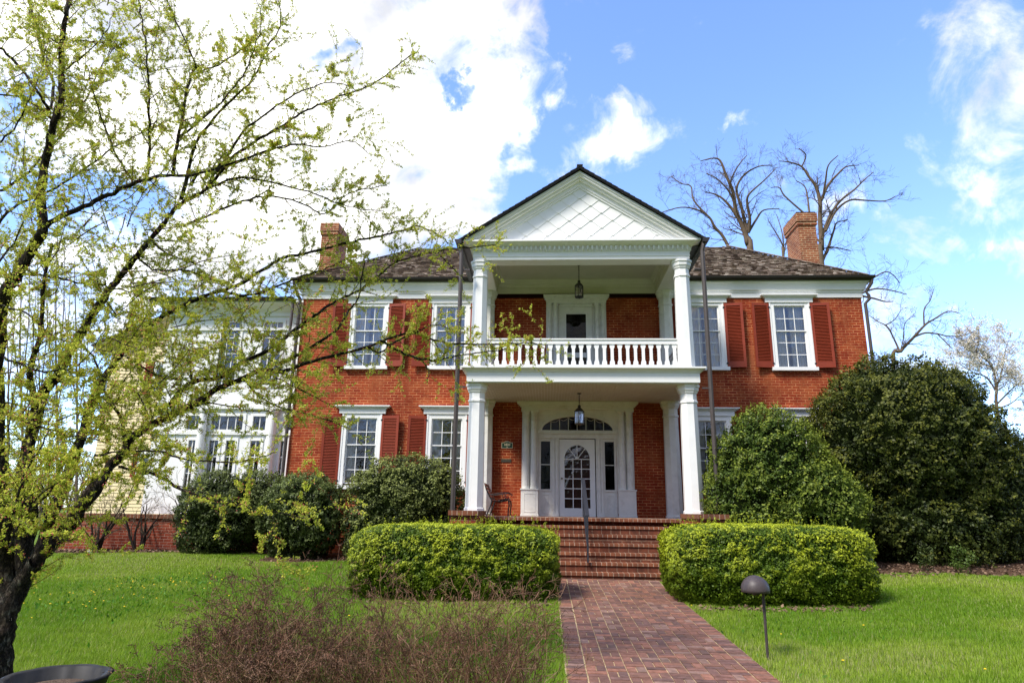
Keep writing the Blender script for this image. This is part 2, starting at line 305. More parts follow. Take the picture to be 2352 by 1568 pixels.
def link(name, me, parent=None):
    ob = bpy.data.objects.new(name, me); C.objects.link(ob)
    if parent is not None:
        ob.parent = parent; ob.matrix_parent_inverse = Matrix.Translation(-wloc(parent))
    return ob
def wloc(o_):
    v = Vector((0, 0, 0))
    if o_.type == 'EMPTY' and o_.parent is None: v = o_.location.copy()
    return v
def thing(name, label, cat, loc, group=None):
    ob = bpy.data.objects.new(name, None); C.objects.link(ob); ob.location = loc; ob.empty_display_size = .2
    return tag(ob, label, cat, group)
def tag(ob, label, cat=None, group=None, kind=None):
    ob['label'] = label
    if cat: ob['category'] = cat
    if group: ob['group'] = group
    if kind: ob['kind'] = kind
    return ob
def struct(ob, kind='structure'): ob['kind'] = kind; return ob

def np_mesh(name, V, k, m, parent=None, cols=None, extra=None):
    """V: (n*k,3) vertices, every k consecutive ones a face; cols (n,3)"""
    nf = len(V)//k; me = bpy.data.meshes.new(name)
    me.vertices.add(len(V)); me.vertices.foreach_set('co', V.astype(np.float32).ravel())
    me.loops.add(nf*k); me.loops.foreach_set('vertex_index', np.arange(nf*k, dtype=np.int32))
    me.polygons.add(nf); me.polygons.foreach_set('loop_start', np.arange(0, nf*k, k, dtype=np.int32))
    me.update(calc_edges=True); me.materials.append(MAT[m])
    if cols is not None:
        ca = me.color_attributes.new('Col', 'FLOAT_COLOR', 'CORNER')
        cc_ = np.repeat(cols, k, axis=0); ca.data.foreach_set('color', np.concatenate([cc_, np.ones((nf*k, 1))], 1).astype(np.float32).ravel())
    return link(name, me, parent)

def leaves_n(P, Nr, D, size, wid):
    """rhombic leaves whose faces look along Nr"""
    Nr = unit(Nr); D = unit(D-Nr*(D*Nr).sum(1, keepdims=True)); A = np.cross(Nr, D); L = size[:, None]; Wd = L*wid
    return np.stack([P-D*L*.5, P+A*Wd*.5+Nr*L*.08, P+D*L*.5, P-A*Wd*.5+Nr*L*.08], 1).reshape(-1, 3)
def unit(a): return a/np.maximum(np.linalg.norm(a, axis=1, keepdims=True), 1e-9)
def leaves(P, D, size, wid, cup=.0):
    """rhombic leaves at P pointing along D: (n*4,3)"""
    n = len(P); D = unit(D); A = unit(np.cross(D, unit(rng.normal(size=(n, 3))))); 
    L = size.reshape(-1, 1); Wd = (size*wid).reshape(-1, 1)
    Q = np.stack([P, P+D*L*.5+A*Wd*.5, P+D*L, P+D*L*.5-A*Wd*.5], 1)
    return Q.reshape(-1, 3)

# cheap smooth 3-D value noise
_G = rng.random((32, 32, 32))
def vnoise(p):
    i = np.floor(p).astype(int); f_ = p-i; f_ = f_*f_*(3-2*f_); r_ = 0
    for a in (0, 1):
        for b in (0, 1):
            for c in (0, 1):
                w = (f_[:, 0] if a else 1-f_[:, 0])*(f_[:, 1] if b else 1-f_[:, 1])*(f_[:, 2] if c else 1-f_[:, 2])
                r_ = r_+w*_G[(i[:, 0]+a) % 32, (i[:, 1]+b) % 32, (i[:, 2]+c) % 32]
    return r_
def fbm(p, o=3):
    s = 0; a = .5
    for k in range(o): s = s+a*vnoise(p*2**k+k*7.3); a *= .5
    return s/(1-.5**o)

def gz(x, y):
    """height of the lawn"""
    y = np.asarray(y, float); x = np.asarray(x, float)
    z = np.interp(y, [-400, -60, -30, -18, -11, -4.2, -2.2, 0, 30, 400], [-3, -2.2, -1.9, -1.67, -1.47, -1.262, -1.06, -1.05, -1.1, -2])
    side = np.clip((x-2.2)/5, 0, 1)*np.clip((y+14)/9, 0, 1)*.22
    left = -np.clip((-x-8)/10, 0, 1)*.08
    wob = .03*np.sin(x*.9+1)*np.sin(y*.8)*np.clip((np.abs(x-.4)-1.2)/1.0, 0, 1)
    return z+side+left+wob
def G(x, y): return float(gz(x, y))
# ================================================================ the brick house
HW, ZT, DEP = 8.06, 6.13, 7.2
house = thing('brick_house', 'two-storey red brick house with a white two-tier portico and wood shingle roof', 'house', (0, 3, -1.05))
XB, XA = 6.02, 3.62
def grid_wall(mb, x0, x1, z0, z1, holes, y=0, th=.3):
    xs = sorted({x0, x1} | {h[0] for h in holes} | {h[1] for h in holes}); zs = sorted({z0, z1} | {h[2] for h in holes} | {h[3] for h in holes})
    for a, b in zip(xs, xs[1:]):
        for c, d in zip(zs, zs[1:]):
            xm, zm = (a+b)/2, (c+d)/2
            if any(h[0] < xm < h[1] and h[2] < zm < h[3] for h in holes): continue
            mb.add([(a, y, c), (b, y, c), (b, y, d), (a, y, d)], [(0, 1, 2, 3)])
    for a, b, c, d in holes:
        mb.add([(a, y, c), (a, y, d), (a, y+th, d), (a, y+th, c)], [(0, 1, 2, 3)]); mb.add([(b, y, c), (b, y+th, c), (b, y+th, d), (b, y, d)], [(0, 1, 2, 3)])
        mb.add([(a, y, c), (a, y+th, c), (b, y+th, c), (b, y, c)], [(0, 1, 2, 3)]); mb.add([(a, y, d), (b, y, d), (b, y+th, d), (a, y+th, d)], [(0, 1, 2, 3)])
    return mb
holes = []
for s in (-1, 1):
    for xc in (XA, XB):
        holes += [(s*xc-.46, s*xc+.46, .74, 2.62), (s*xc-.46, s*xc+.46, 4.06, 5.9)]
holes += [(-1.06, 1.06, 0, 2.86), (-.47, .47, 3.45, 5.9)]
w = MB(); grid_wall(w, -HW, HW, -1.5, ZT, holes)
for s in (-1, 1): w.add([(s*HW, 0, -1.5), (s*HW, DEP, -1.5), (s*HW, DEP, ZT), (s*HW, 0, ZT)], [(0, 1, 2, 3) if s > 0 else (3, 2, 1, 0)])
w.add([(-HW, DEP, -1.5), (-HW, DEP, ZT), (HW, DEP, ZT), (HW, DEP, -1.5)], [(0, 1, 2, 3)])
w.build('wall', 'brick', house)
i_ = MB()
i_.box(-7.9, 7.9, 2.2, 2.3, -1, 6.1); i_.box(-7.9, 7.9, .32, 2.2, 3.2, 3.35); i_.box(-7.9, 7.9, .32, 2.2, 6.05, 6.1); i_.box(-7.9, 7.9, .32, 2.2, -.1, -.02)
for xx in (-7.9, -4.8, -2.2, 2.2, 4.8, 7.85): i_.box(xx, xx+.05, .32, 2.2, -.02, 6.05)
i_.build('interior_wall', 'interior', house)

# frieze and cornice round the top of the wall
c = MB()
for cpath in ([(-HW, DEP), (-HW, 0), (-2.71, 0)], [(2.71, 0), (HW, 0), (HW, DEP)]): c = MB(); c.molding(cpath, [(0, 6.12), (.035, 6.12), (.035, 6.25), (.06, 6.27), (.06, 6.30), (.10, 6.33), (.12, 6.42), (.15, 6.50), (.19, 6.54), (.19, 6.60), (0, 6.60)]); c.build('cornice', 'white', house)

# windows ---------------------------------------------------------------
def window(xc, z0, z1, zh, zs_):
    """glass z0..z1, header top zh, sill bottom zs_"""
    f = MB(); ho = .55
    f.box(xc-ho, xc-.43, -.045, .06, zs_+.1, zh-.22); f.box(xc+.43, xc+ho, -.045, .06, zs_+.1, zh-.22)
    f.box(xc-.43, xc+.43, -.043, .06, z1+.03, zh-.22)
    f.box(xc-ho-.015, xc-ho+.03, -.06, -.03, zs_+.1, zh-.22); f.box(xc+ho-.03, xc+ho+.015, -.06, -.03, zs_+.1, zh-.22)
    fr_ = f.build('window', 'white', house)
    h = MB(); h.box(xc-.66, xc+.66, -.075, -.002, zh-.222, zh-.09)
    h.box(xc-.70, xc+.70, -.095, -.002, zh-.09, zh-.06); h.box(xc-.75, xc+.75, -.135, -.002, zh-.06, zh-.03); h.box(xc-.79, xc+.79, -.17, -.002, zh-.03, zh)
    h.build('lintel', 'white', fr_)
    q = MB(); q.box(xc-.62, xc+.62, -.11, .05, zs_, zs_+.098); q.build('sill', 'white', fr_)
    s = MB(); zm = z0+(z1-z0)*3/5
    for (a, b, y) in ((zm, z1, .0), (z0, zm, .035)):
        s.box(xc-.43, xc-.395, y, y+.035, a-.02, b+.03); s.box(xc+.395, xc+.43, y, y+.035, a-.02, b+.03)
        s.box(xc-.395, xc+.395, y, y+.035, b-.0, b+.028); s.box(xc-.395, xc+.395, y, y+.035, a-.028, a)
    s.build('sash', 'white', fr_)
    m_ = MB(); rh = (z1-z0)/5
    for i, y in ((1, .02), (2, .02)):
        xx = xc-.395+.79*i/3
        m_.box(xx-.009, xx+.009, .012, .03, zm+.002, z1-.002); m_.box(xx-.009, xx+.009, .047, .065, z0+.002, zm-.03)
    m_.box(xc-.393, xc+.393, .0135, .0285, zm+rh-.009, zm+rh+.009)
    for k in (1, 2): m_.box(xc-.393, xc+.393, .0485, .0635, z0+k*rh-.009, z0+k*rh+.009)
    m_.build('glazing_bar', 'white', fr_)
    p = MB(); p.add([(xc-.395, .025, zm), (xc+.395, .025, zm), (xc+.395, .025, z1), (xc-.395, .025, z1)], [(0, 1, 2, 3)])
    p.add([(xc-.395, .058, z0), (xc+.395, .058, z0), (xc+.395, .058, zm), (xc-.395, .058, zm)], [(0, 1, 2, 3)]); p.build('pane', 'glass', fr_)
    for s_ in (-1, 1):     # gathered curtains hung just inside
        k = MB(); pts = []
        for j in range(25):
            t_ = j/24; pts.append((xc+s_*(.44-(.40 if z0 > 3 else .30)*t_), .16+.02*math.sin(j*1.9+xc)))
        for (a, b) in zip(pts, pts[1:]): k.add([(a[0], a[1], z0-.1), (b[0], b[1], z0-.1), (b[0], b[1], z1+.05), (a[0], a[1], z1+.05)], [(0, 1, 2, 3)])
        k.build('curtain', 'curtain', fr_)
for s in (-1, 1):
    for xc in (XA, XB):
        window(s*xc, .82, 2.56, 2.94, .64); window(s*xc, 4.12, 5.85, 6.19, 3.99)

def shutter(xc, z0, z1, hinge):
    """louvred shutter; hinge = side of the hinge, swung a little off the wall"""
    m_ = MB(); a = R(9)*hinge; hw = .255
    hx = xc+hinge*hw; d = Vector((-hinge*math.cos(a), -abs(math.sin(a)), 0)); nrm = Vector((0, -1, 0)) if False else Vector((-hinge*math.sin(abs(a))*0, 0, 0))
    n_ = Vector((d.y, -d.x, 0)); n_ = n_ if n_.y < 0 else -n_
    o_ = Vector((hx, -.03, 0))
    def b(u0, u1, v0, v1, za, zb): # u along the leaf, v thickness outward
        c_ = o_+d*((u0+u1)/2)+n_*((v0+v1)/2)+Vector((0, 0, (za+zb)/2)); m_.obox(c_, d*((u1-u0)/2), n_*((v1-v0)/2), Vector((0, 0, (zb-za)/2)))
    W_ = .51
    b(0, .07, 0, .04, z0, z1); b(W_-.07, W_, 0, .04, z0, z1); b(.07, W_-.07, .002, .038, z1-.08, z1); b(.07, W_-.07, .002, .038, z0, z0+.17)
    b(.07, W_-.07, 0.0, .004, z0+.17, z1-.08)
    z = z0+.185
    while z < z1-.09:
        c_ = o_+d*(W_/2)+n_*.02+Vector((0, 0, z+.012))
        ay = (n_*.016+Vector((0, 0, -.016))); m_.obox(c_, d*(W_/2-.07), ay, (n_*.003+Vector((0, 0, .003)))); z += .042
    sh_ = m_.build('shutter', 'shutter', house)
    h = MB()
    for zz in (z0+.12, z1-.12): h = MB(); h.box(hx-.03, hx+.03, -.075, -.062, zz-.02, zz+.02); h.build('hinge', 'gutter', sh_)
for s in (-1, 1):
    for xc in (XA, XB):
        for k in (-1, 1):
            shutter(s*xc+k*(.565+.262), .74, 2.66, -k); shutter(s*xc+k*(.565+.262), 4.07, 5.94, -k)

# roof ------------------------------------------------------------------
E0, ER, EZ, RZ = 8.22, 5.25, 6.67, 8.86
YF, YR_, YB = -.24, 2.8, 6.1
slope = (RZ-EZ)/(YR_-YF)
def clip_poly(poly, a, b, c):    # keep a*x+b*y<=c
    out = []
    for i in range(len(poly)):
        p, q = poly[i], poly[(i+1) % len(poly)]; dp = a*p[0]+b*p[1]-c; dq = a*q[0]+b*q[1]-c
        if dp <= 0: out.append(p)
        if (dp < 0 < dq) or (dq < 0 < dp): t_ = dp/(dp-dq); out.append((p[0]+(q[0]-p[0])*t_, p[1]+(q[1]-p[1])*t_))
    return out
def shakes(mb, o_, ud, vd, wid, hgt, halfp, expo=.15, sw=.13, cols=None, thick=.022, skip=None):
    """rows of split shingles over a slope: o_ origin, ud/vd unit vectors along and up the slope"""
    o_, ud, vd = Vector(o_), Vector(ud), Vector(vd); n_ = ud.cross(vd).normalized()
    if n_.z < 0: n_ = -n_
    r_ = 0; v = -.03
    while v < hgt:
        u = random.uniform(-sw, 0)
        while u < wid:
            w_ = random.uniform(.6, 1.4)*sw; l0 = v+random.uniform(-.018, .018)
            poly = [(u+.004, l0), (u+w_-.004, l0), (u+w_-.004, v+expo+.02), (u+.004, v+expo+.02)]
            if skip and skip(u+w_/2, v): u += w_; continue
            for h_ in halfp: poly = clip_poly(poly, *h_) if len(poly) > 2 else poly
            if len(poly) > 2:
                vm = max(p[1] for p in poly); lift = thick*random.uniform(.7, 1.5)
                top = [o_+ud*p[0]+vd*p[1]+n_*(lift*(1-(p[1]-v)/(expo+.02))+.004) for p in poly]
                bot = [o_+ud*p[0]+vd*p[1]-n_*.012 for p in poly]; m = len(poly)
                g_ = random.choice(cols); k = random.uniform(.82, 1.15); col = tuple(x*k for x in g_)
                mb.add(top+bot, [tuple(range(m))]+[(i, i+m, (i+1) % m+m, (i+1) % m) for i in range(m)], col)
            u += w_
        v += expo
BR = [(.225, .175, .135), (.28, .225, .18), (.18, .135, .10), (.38, .325, .265), (.135, .10, .08), (.21, .16, .125)]
rf = MB()
Lv = Vector((0, YR_-YF, RZ-EZ)); hh = Lv.length; Lv.normalize()
ratio = (E0-ER)/hh
shakes(rf, (-E0, YF, EZ), (1, 0, 0), Lv, 2*E0, hh, [(-1, ratio, 0), (1, ratio, 2*E0)], cols=BR, expo=.135, thick=.034, skip=lambda u, v: abs(u-E0) < 2.95 and v < .34)
for s in (-1, 1):
    sv = Vector((-s*(E0-ER), 0, RZ-EZ)); sh = sv.length; sv.normalize(); wd = YB-YF; r2 = (YR_-YF)/sh
    shakes(rf, (s*E0, YF, EZ), (0, 1, 0), sv, wd, sh, [(-1, r2, 0), (1, r2, wd)], cols=BR, expo=.3, sw=.3)
rf.add([(-E0, YB, EZ), (E0, YB, EZ), (ER, YR_, RZ), (-ER, YR_, RZ)], [(0, 1, 2, 3)], BR[0])
q1 = EZ-.02+slope*(.26)
rf.add([(-2.9, YF, EZ-.02), (-2.9, YF+.26, q1), (2.9, YF+.26, q1), (2.9, YF, EZ-.02), (E0, YF, EZ-.02), (ER, YR_, RZ-.02), (-ER, YR_, RZ-.02), (-E0, YF, EZ-.02)], [(0, 1, 6, 7), (1, 2, 5, 6), (2, 3, 4, 5)], BR[4])
for s in (-1, 1): rf.add([(s*E0, YF, EZ-.02), (s*E0, YB, EZ-.02), (s*ER, YR_, RZ-.02)], [(0, 1, 2)], BR[4])
rf.box(-E0+.05, -2.95, YF+.05, YB, EZ-.07, EZ-.03, BR[4]); rf.box(2.95, E0-.05, YF+.05, YB, EZ-.07, EZ-.03, BR[4]); rf.box(-2.95, 2.95, .05, YB, EZ-.07, EZ-.03, BR[4])
roof = rf.build('roof', 'shake', house, colors=True)
for s in (-1, 1):      # hip caps
    hp = MB(); a = Vector((s*E0, YF, EZ+.02)); b = Vector((s*ER, YR_, RZ+.02)); n = 26
    for i in range(n):
        p = a.lerp(b, (i+.5)/n); d = (b-a).normalized(); sd_ = d.cross(Vector((0, 0, 1))).normalized(); up = sd_.cross(d)
        hp.obox(p+up*(.03), d*((b-a).length/n*.56), sd_*.09, up*.012+d*.0, random.choice(BR))
    hp.build('hip_cap', 'shake', roof, colors=True)
# chimneys
def chimney(x0, x1, y0, y1, zb, zt, metal):
    m_ = MB(); m_.box(x0, x1, y0, y1, zb, zt-.42)
    ch_ = m_.build('chimney', 'brick_chimney', house)
    k = MB(); k.box(x0-.035, x1+.035, y0-.035, y1+.035, zt-.42, zt-.34); k.box(x0-.02, x1+.02, y0-.02, y1+.02, zt-.34, zt-.30); k.box(x0-.055, x1+.055, y0-.055, y1+.055, zt-.30, zt-.02)
    k.build('cap', 'brick_chimney', ch_)
    if metal:
        q = MB(); q.box(x0-.02, x1+.02, y0-.02, y1+.02, zt-.02, zt+.03); q.build('flashing', 'urn', ch_)
chimney(7.13, 7.68, 1.5, 2.55, 6.6, 9.47, True)
chimney(-8.25, -7.74, 1.45, 2.5, 6.4, 9.25, False)
# gutters and downpipes
GP = [(.195, 6.57), (.25, 6.57), (.31, 6.63), (.325, 6.69), (.30, 6.695), (.28, 6.64), (.195, 6.625)]
for pth in ([(-HW, DEP), (-HW, 0), (-2.95, 0)], [(2.95, 0), (HW, 0), (HW, DEP)]): gt = MB(); gt.molding(pth, GP); gt.build('gutter', 'gutter', house)
def pipe(pts, r=.05, brk=()):
    m_ = MB(); m_.tube(pts, r, 8)
    p = m_.build('downpipe', 'pipe', house)
    for (x, y, z, dx, dy) in brk: b = MB(); b.box(min(x, x+dx), max(x, x+dx)+.012, min(y, y+dy)-.01, max(y, y+dy)+.01, z-.02, z+.02); b.build('bracket', 'pipe', p)
    return p
pipe([(8.31, -.24, 6.60), (8.29, -.22, 6.48), (8.16, -.12, 6.26), (8.22, -.13, 6.14), (8.23, -.12, 6.05), (8.13, -.06, 5.93), (8.13, -.06, -1.0)], .045)
pipe([(-8.31, -.24, 6.60), (-8.29, -.22, 6.48), (-8.2, -.14, 6.2), (-8.13, -.08, 6.1), (-8.13, -.08, -1.0)], .05)
pipe([(-8.62, .2, 6.25), (-8.45, .2, 6.1), (-8.42, .1, 5.2), (-8.2, .05, 5.0), (-8.16, -.1, 4.9)], .045)
for s in (-1, 1):
    pipe([(s*3.02, -2.95, 6.62), (s*3.0, -2.95, 6.5), (s*2.965, -2.93, 6.35), (s*2.965, -2.93, -.9)], .053, [(s*2.965, -2.93, 2.95, -s*.2, 0), (s*2.965, -2.93, .1, -s*.1, 0), (s*2.965, -2.93, 5.9, -s*.2, .1)])

# ================================================================ portico (parts of the house)
CX, CY = 2.52, -2.52
def column(x, y, z0, zn, zc, zt, rb, rt, m_='white', half=False):
    k = MB(); o8 = math.pi/8; q = 1/math.cos(o8)
    k.lathe(x, y, [((rb+.0)*q, z0+.07), ((rb+rt)/2*1.012*q, (z0+zn)/2), (rt*q, zn)], 8, o8)
    col = k.build('column', m_, house)
    b = MB(); b.lathe(x, y, [((rb+.02)*q, z0), ((rb+.02)*q, z0+.055), (rb*q, z0+.072)], 8, o8); b.build('base', m_, col)
    c_ = MB(); c_.lathe(x, y, [(rt*q, zn), ((rt+.02)*q, zn+.01), ((rt+.02)*q, zn+.05), (rt*1.0*q, zn+.07), (rt*.99*q, zc), ((rt+.02)*q, zc+.01), ((rt+.025)*q, zc+.035), ((rt+.05)*q, zc+.075), ((rt+.055)*q, zt-.06), ((rt+.075)*q, zt-.055), ((rt+.075)*q, zt)], 8, o8)
    c_.build('capital', m_, col)
for s in (-1, 1):
    column(s*CX, CY, .12, 2.64, 2.87, 3.08, .205, .185)
    column(s*CX, CY, 3.45, 5.80, 6.02, 6.24, .195, .172)
    column(s*CX, -.19, 0, 2.64, 2.87, 3.08, .205, .185, 'white_old')
    column(s*CX, -.19, 3.45, 5.80, 6.02, 6.24, .19, .172, 'white_old')
# floor, cheek walls, steps
fl = MB(); fl.box(-2.27, 2.27, -2.1+.28, -.003, -1.3, -.085); fl.box(-2.9, -2.27, -2.2, -.003, -1.3, -.085); fl.box(2.27, 2.9, -2.2, -.003, -1.3, -.085)
pf = fl.build('porch_floor', 'brick_plain', house)
f2 = MB(); f2.box(-2.27, 2.27, -2.12, -.003, -.083, 0); f2.box(-2.9, -2.272, -2.2, -.003, -.083, -.001); f2.box(2.272, 2.9, -2.2, -.003, -.083, -.001); f2.build('floor_edge', 'brick_nose', pf)
for s in (-1, 1):
    m_ = MB(); a, b = sorted((s*2.30, s*2.86)); m_.box(a, b, -4.0, -2.21, -1.5, .02); ck = m_.build('cheek_wall', 'brick_plain', house)
    m_ = MB(); m_.box(a-.035, b+.035, -4.06, -2.202, .02, .12); m_.build('coping', 'brick_nose', ck)
RISE = .18
st = MB(); ns = MB()
for i in range(1, 7):
    yn = -2.1-.29*i; z = -RISE*i
    st.box(-2.298, 2.298, yn+.025, yn+.29+.3, -1.5, z-.062)
    ns.box(-2.297, 2.297, yn, yn+.315, z-.06, z)
so_ = st.build('steps', 'brick_step', house); ns.build('step_nosing', 'brick_nose', so_)
# handrail
hr = MB()
top = [(0.03, -2.05, .90), (0.03, -3.62, .045)]
def P3(t_, dz=0): a, b = Vector(top[0]), Vector(top[1]); return a.lerp(b, t_)+Vector((0, 0, dz))
hr.obox((P3(0)+P3(1))/2, (P3(1)-P3(0))/2, (.042, 0, 0), (0, 0, .016)); hr.obox((P3(0, -.12)+P3(1, -.12))/2, (P3(1)-P3(0))/2, (.012, 0, 0), (0, 0, .012))
hr.obox((P3(0, -.72)+P3(1, -.72))/2, (P3(1)-P3(0))/2, (.012, 0, 0), (0, 0, .012))
rail_ = hr.build('handrail', 'rail', house)
for t_ in (0.02, .985):
    m_ = MB(); p = P3(t_); zb = (0 if t_ < .5 else -.90); m_.box(p.x-.019, p.x+.019, p.y-.019, p.y+.019, zb, p.z-.01); m_.build('post', 'rail', rail_)
for j in range(1, 12):
    m_ = MB(); p = P3(j/12, -.12); m_.box(p.x-.007, p.x+.007, p.y-.007, p.y+.007, p.z-.6, p.z); m_.build('picket', 'rail', rail_)
# balcony slab
sl_ = MB(); sl_.box(-2.74, 2.74, -2.84, -.003, 3.085, 3.43)
sl_.molding([(-2.74, -.003), (-2.74, -2.84), (2.74, -2.84), (2.74, -.003)], [(0, 3.10), (.012, 3.10), (.012, 3.32), (.03, 3.335), (.04, 3.36), (.09, 3.40), (.14, 3.415), (.14, 3.452), (0, 3.452)])
slab = sl_.build('balcony_slab', 'white', house)
bd = MB(); x = -2.7
while x < 2.7: bd.box(x+.004, x+.071, -2.80, -.01, 3.070, 3.084); x += .075
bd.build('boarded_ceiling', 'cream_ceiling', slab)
d = MB(); d.box(-2.74, 2.74, -2.84, -.003, 3.432, 3.45); d.build('deck', 'urn', slab)
# balustrade
br_ = MB(); 
def railset(x0, x1, y0, y1):
    br_.box(x0, x1, y0, y1, 4.10, 4.205)
    if x1-x0 > y1-y0: br_.box(x0, x1, y0-.025, y1+.025, 4.205, 4.235); br_.box(x0, x1, y0, y1, 3.505, 3.585)
    else: br_.box(x0-.025, x1+.025, y0, y1, 4.205, 4.235); br_.box(x0, x1, y0, y1, 3.505, 3.585)
railset(-CX+.17, CX-.17, CY-.035, CY+.035)
for s in (-1, 1): a, b = sorted((s*CX-.035, s*CX+.035)); railset(a, b, CY+.17, -.36)
bal = br_.build('balustrade', 'white', house)
def baluster(xc, yc, ax):
    pr = [(-.058, 3.585), (.058, 3.585), (.058, 3.66), (.036, 3.71), (.036, 3.98), (.058, 4.03), (.058, 4.10), (-.058, 4.10), (-.058, 4.03), (-.036, 3.98), (-.036, 3.71), (-.058, 3.66)]
    m_ = MB()
    if ax == 'y': m_.prism([(xc+a, z) for a, z in pr], yc-.016, yc+.016, 'y')
    else: m_.prism([(yc+a, z) for a, z in pr], xc-.016, xc+.016, 'x')
    m_.build('baluster', 'white', bal)
nb = 25
for i in range(nb): baluster(-CX+.17+(2*CX-.34)*(i+.5)/nb, CY, 'y')
for s in (-1, 1):
    for i in range(10): baluster(s*CX, CY+.17+(-.36-CY-.17)*(i+.5)/10, 'x')
# upper entablature
PX, PY = 2.70, -2.72
en = MB()
oz = [(-.40, 6.242), (0, 6.242), (0, 6.32), (.015, 6.325), (.015, 6.345), (.005, 6.35), (.005, 6.44), (.02, 6.45), (.03, 6.575), (.07, 6.58), (.10, 6.60), (.20, 6.63), (.25, 6.645), (.25, 6.69), (-.40, 6.69)]
en.molding([(-PX, -.003), (-PX, PY), (PX, PY), (PX, -.003)], oz)
ent = en.build('entablature', 'white', house)
n = 46
for i in range(n):
    x = -PX-.0+(2*PX)*(i+.5)/n; de = MB(); de.box(x-.022, x+.022, PY-.10, PY-.018, 6.50, 6.572); de.box(x-.016, x+.016, PY-.09, PY-.02, 6.475, 6.50); de.build('dentil', 'white', ent)
for s in (-1, 1):
    for i in range(22):
        y = PY+.05+i*.118; a, b = sorted((s*(PX+.02), s*(PX+.06))); de = MB(); de.box(a, b, y-.022, y+.022, 6.48, 6.572); de.build('dentil', 'white', ent)
ce = MB(); ce.box(-2.3, 2.3, PY+.4, -.004, 6.66, 6.68)
ce.molding([(-2.30, PY+.40), (-2.30, -.004), (2.30, -.004), (2.30, PY+.40)][::-1] if False else [(2.30, PY+.40), (2.30, -.004), (-2.30, -.004), (-2.30, PY+.40)][::-1], [(0, 6.26), (.0, 6.26), (.02, 6.26), (.02, 6.46), (.05, 6.48), (.06, 6.54), (.10, 6.56), (.12, 6.60), (.16, 6.657), (0, 6.657)])
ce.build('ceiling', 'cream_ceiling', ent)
for i in range(24):
    x = -2.2+4.4*(i+.5)/24; dd = MB(); dd.box(x-.02, x+.03, -.05, -.026, 6.38, 6.45); dd.build('inner_dentil', 'cream_ceiling', ent)
# pediment
pd = MB(); AX, AZ, BX = 0, 8.50, 2.86
pd.prism([(-2.66, 6.69), (2.66, 6.69), (0, 8.40)], PY+.06, PY+.2)
ped = pd.build('pediment', 'white', house)
sc_ = MB(); rw = .205; hw_ = .275; tri = [(-1.0, 0, 0)]
kk = (8.36-6.72)/2.58
for r_ in range(-1, 9):
    zb = 6.72+r_*rw-.02
    for j in range(-12, 13):
        xc = j*2*hw_+(hw_ if r_ % 2 else 0)
        poly = [(xc-.028, zb), (xc+.028, zb), (xc+hw_-.006, zb+rw), (xc+.03, zb+2*rw), (xc-.03, zb+2*rw), (xc-hw_+.006, zb+rw)]
        for h_ in ((0, -1, -6.72), (kk, 1, 8.36), (-kk, 1, 8.36)):
            if len(poly) > 2: poly = clip_poly(poly, *h_)
        if len(poly) < 3: continue
        m = len(poly); fr_v = [(x, PY+.045-.026*(1-(z-zb)/(2*rw)), z) for x, z in poly]; bk = [(x, PY+.058, z) for x, z in poly]
        sc_.add(fr_v+bk, [tuple(range(m))]+[(i, i+m, (i+1) % m+m, (i+1) % m) for i in range(m)])
sc_.build('scale_shingles', 'white', ped)
for s in (-1, 1):     # raking cornice
    rk = MB(); a = Vector((s*3.0, 0, 6.63)); b = Vector((0, 0, 8.57)); d_ = (b-a).normalized(); nn_ = Vector((-d_.z*s*-1, 0, abs(d_.x)))
    nn_ = Vector((s*abs(d_.z), 0, abs(d_.x)))
    def band(o0, o1, y0, y1, mb):   # offsets below the top line
        q = []
        for o_ in (o0, o1):
            # intersect offset line with x=0 and with the foot height
            p0 = a-nn_*o_; t1 = (0-p0.x)/d_.x; pe = p0+d_*t1
            ps = p0+d_*((6.692-p0.z)/d_.z) if p0.z < 6.692 else p0
            q.append((ps, pe))
        mb.prism([(q[0][0].x, q[0][0].z), (q[0][1].x, q[0][1].z), (q[1][1].x, q[1][1].z), (q[1][0].x, q[1][0].z)], y0, y1)
    band(.0, .05, PY-.24, -.3, rk); band(.05, .10, PY-.20, -.3, rk); band(.10, .15, PY-.12, PY+.3, rk); band(.15, .25, PY-.03, PY+.3, rk); band(.25, .30, PY+.0, PY+.3, rk)
    rk.build('raking_cornice', 'white', ped)
# portico roof
pr_ = MB()
for s in (-1, 1):
    o_ = Vector((s*3.05, PY-.33, 6.66)); vd = Vector((-s*3.05, 0, 2.0)); L_ = vd.length; vd.normalize()
    shakes(pr_, o_, (0, 1, 0), vd, 5.2, L_, [(-1, 0, 0)], expo=.17, sw=.16, cols=[(.03, .032, .034), (.045, .045, .045), (.025, .03, .034)], thick=.012)
    u0 = s*3.05; pr_.add([(u0, PY-.33, 6.625), (u0, 3.0, 6.625), (0, 3.0, 8.625), (0, PY-.33, 8.625)], [(0, 1, 2, 3)], (.03, .03, .03))
    nn_ = Vector((s*2.0, 0, 3.05)).normalized()
    pr_.prism([(s*3.05, 6.60), (s*3.05, 6.655), (0, 8.655), (0, 8.60)], PY-.325, PY-.26, 'y', (.02, .02, .022))
pr_.box(-.07, .07, PY-.34, 2.9, 8.66, 8.70, (.035, .035, .038))
pr_.build('portico_roof', 'shake', house, colors=True)
for s in (-1, 1):
    g2 = MB(); g2.prism([(s*2.97, 6.56), (s*3.10, 6.56), (s*3.15, 6.67), (s*2.97, 6.67)], PY-.34, .9, 'y'); g2.box(*sorted((s*2.72, s*2.97)), PY+.05, .9, 6.60, 6.625); g2.build('portico_gutter', 'gutter', house)

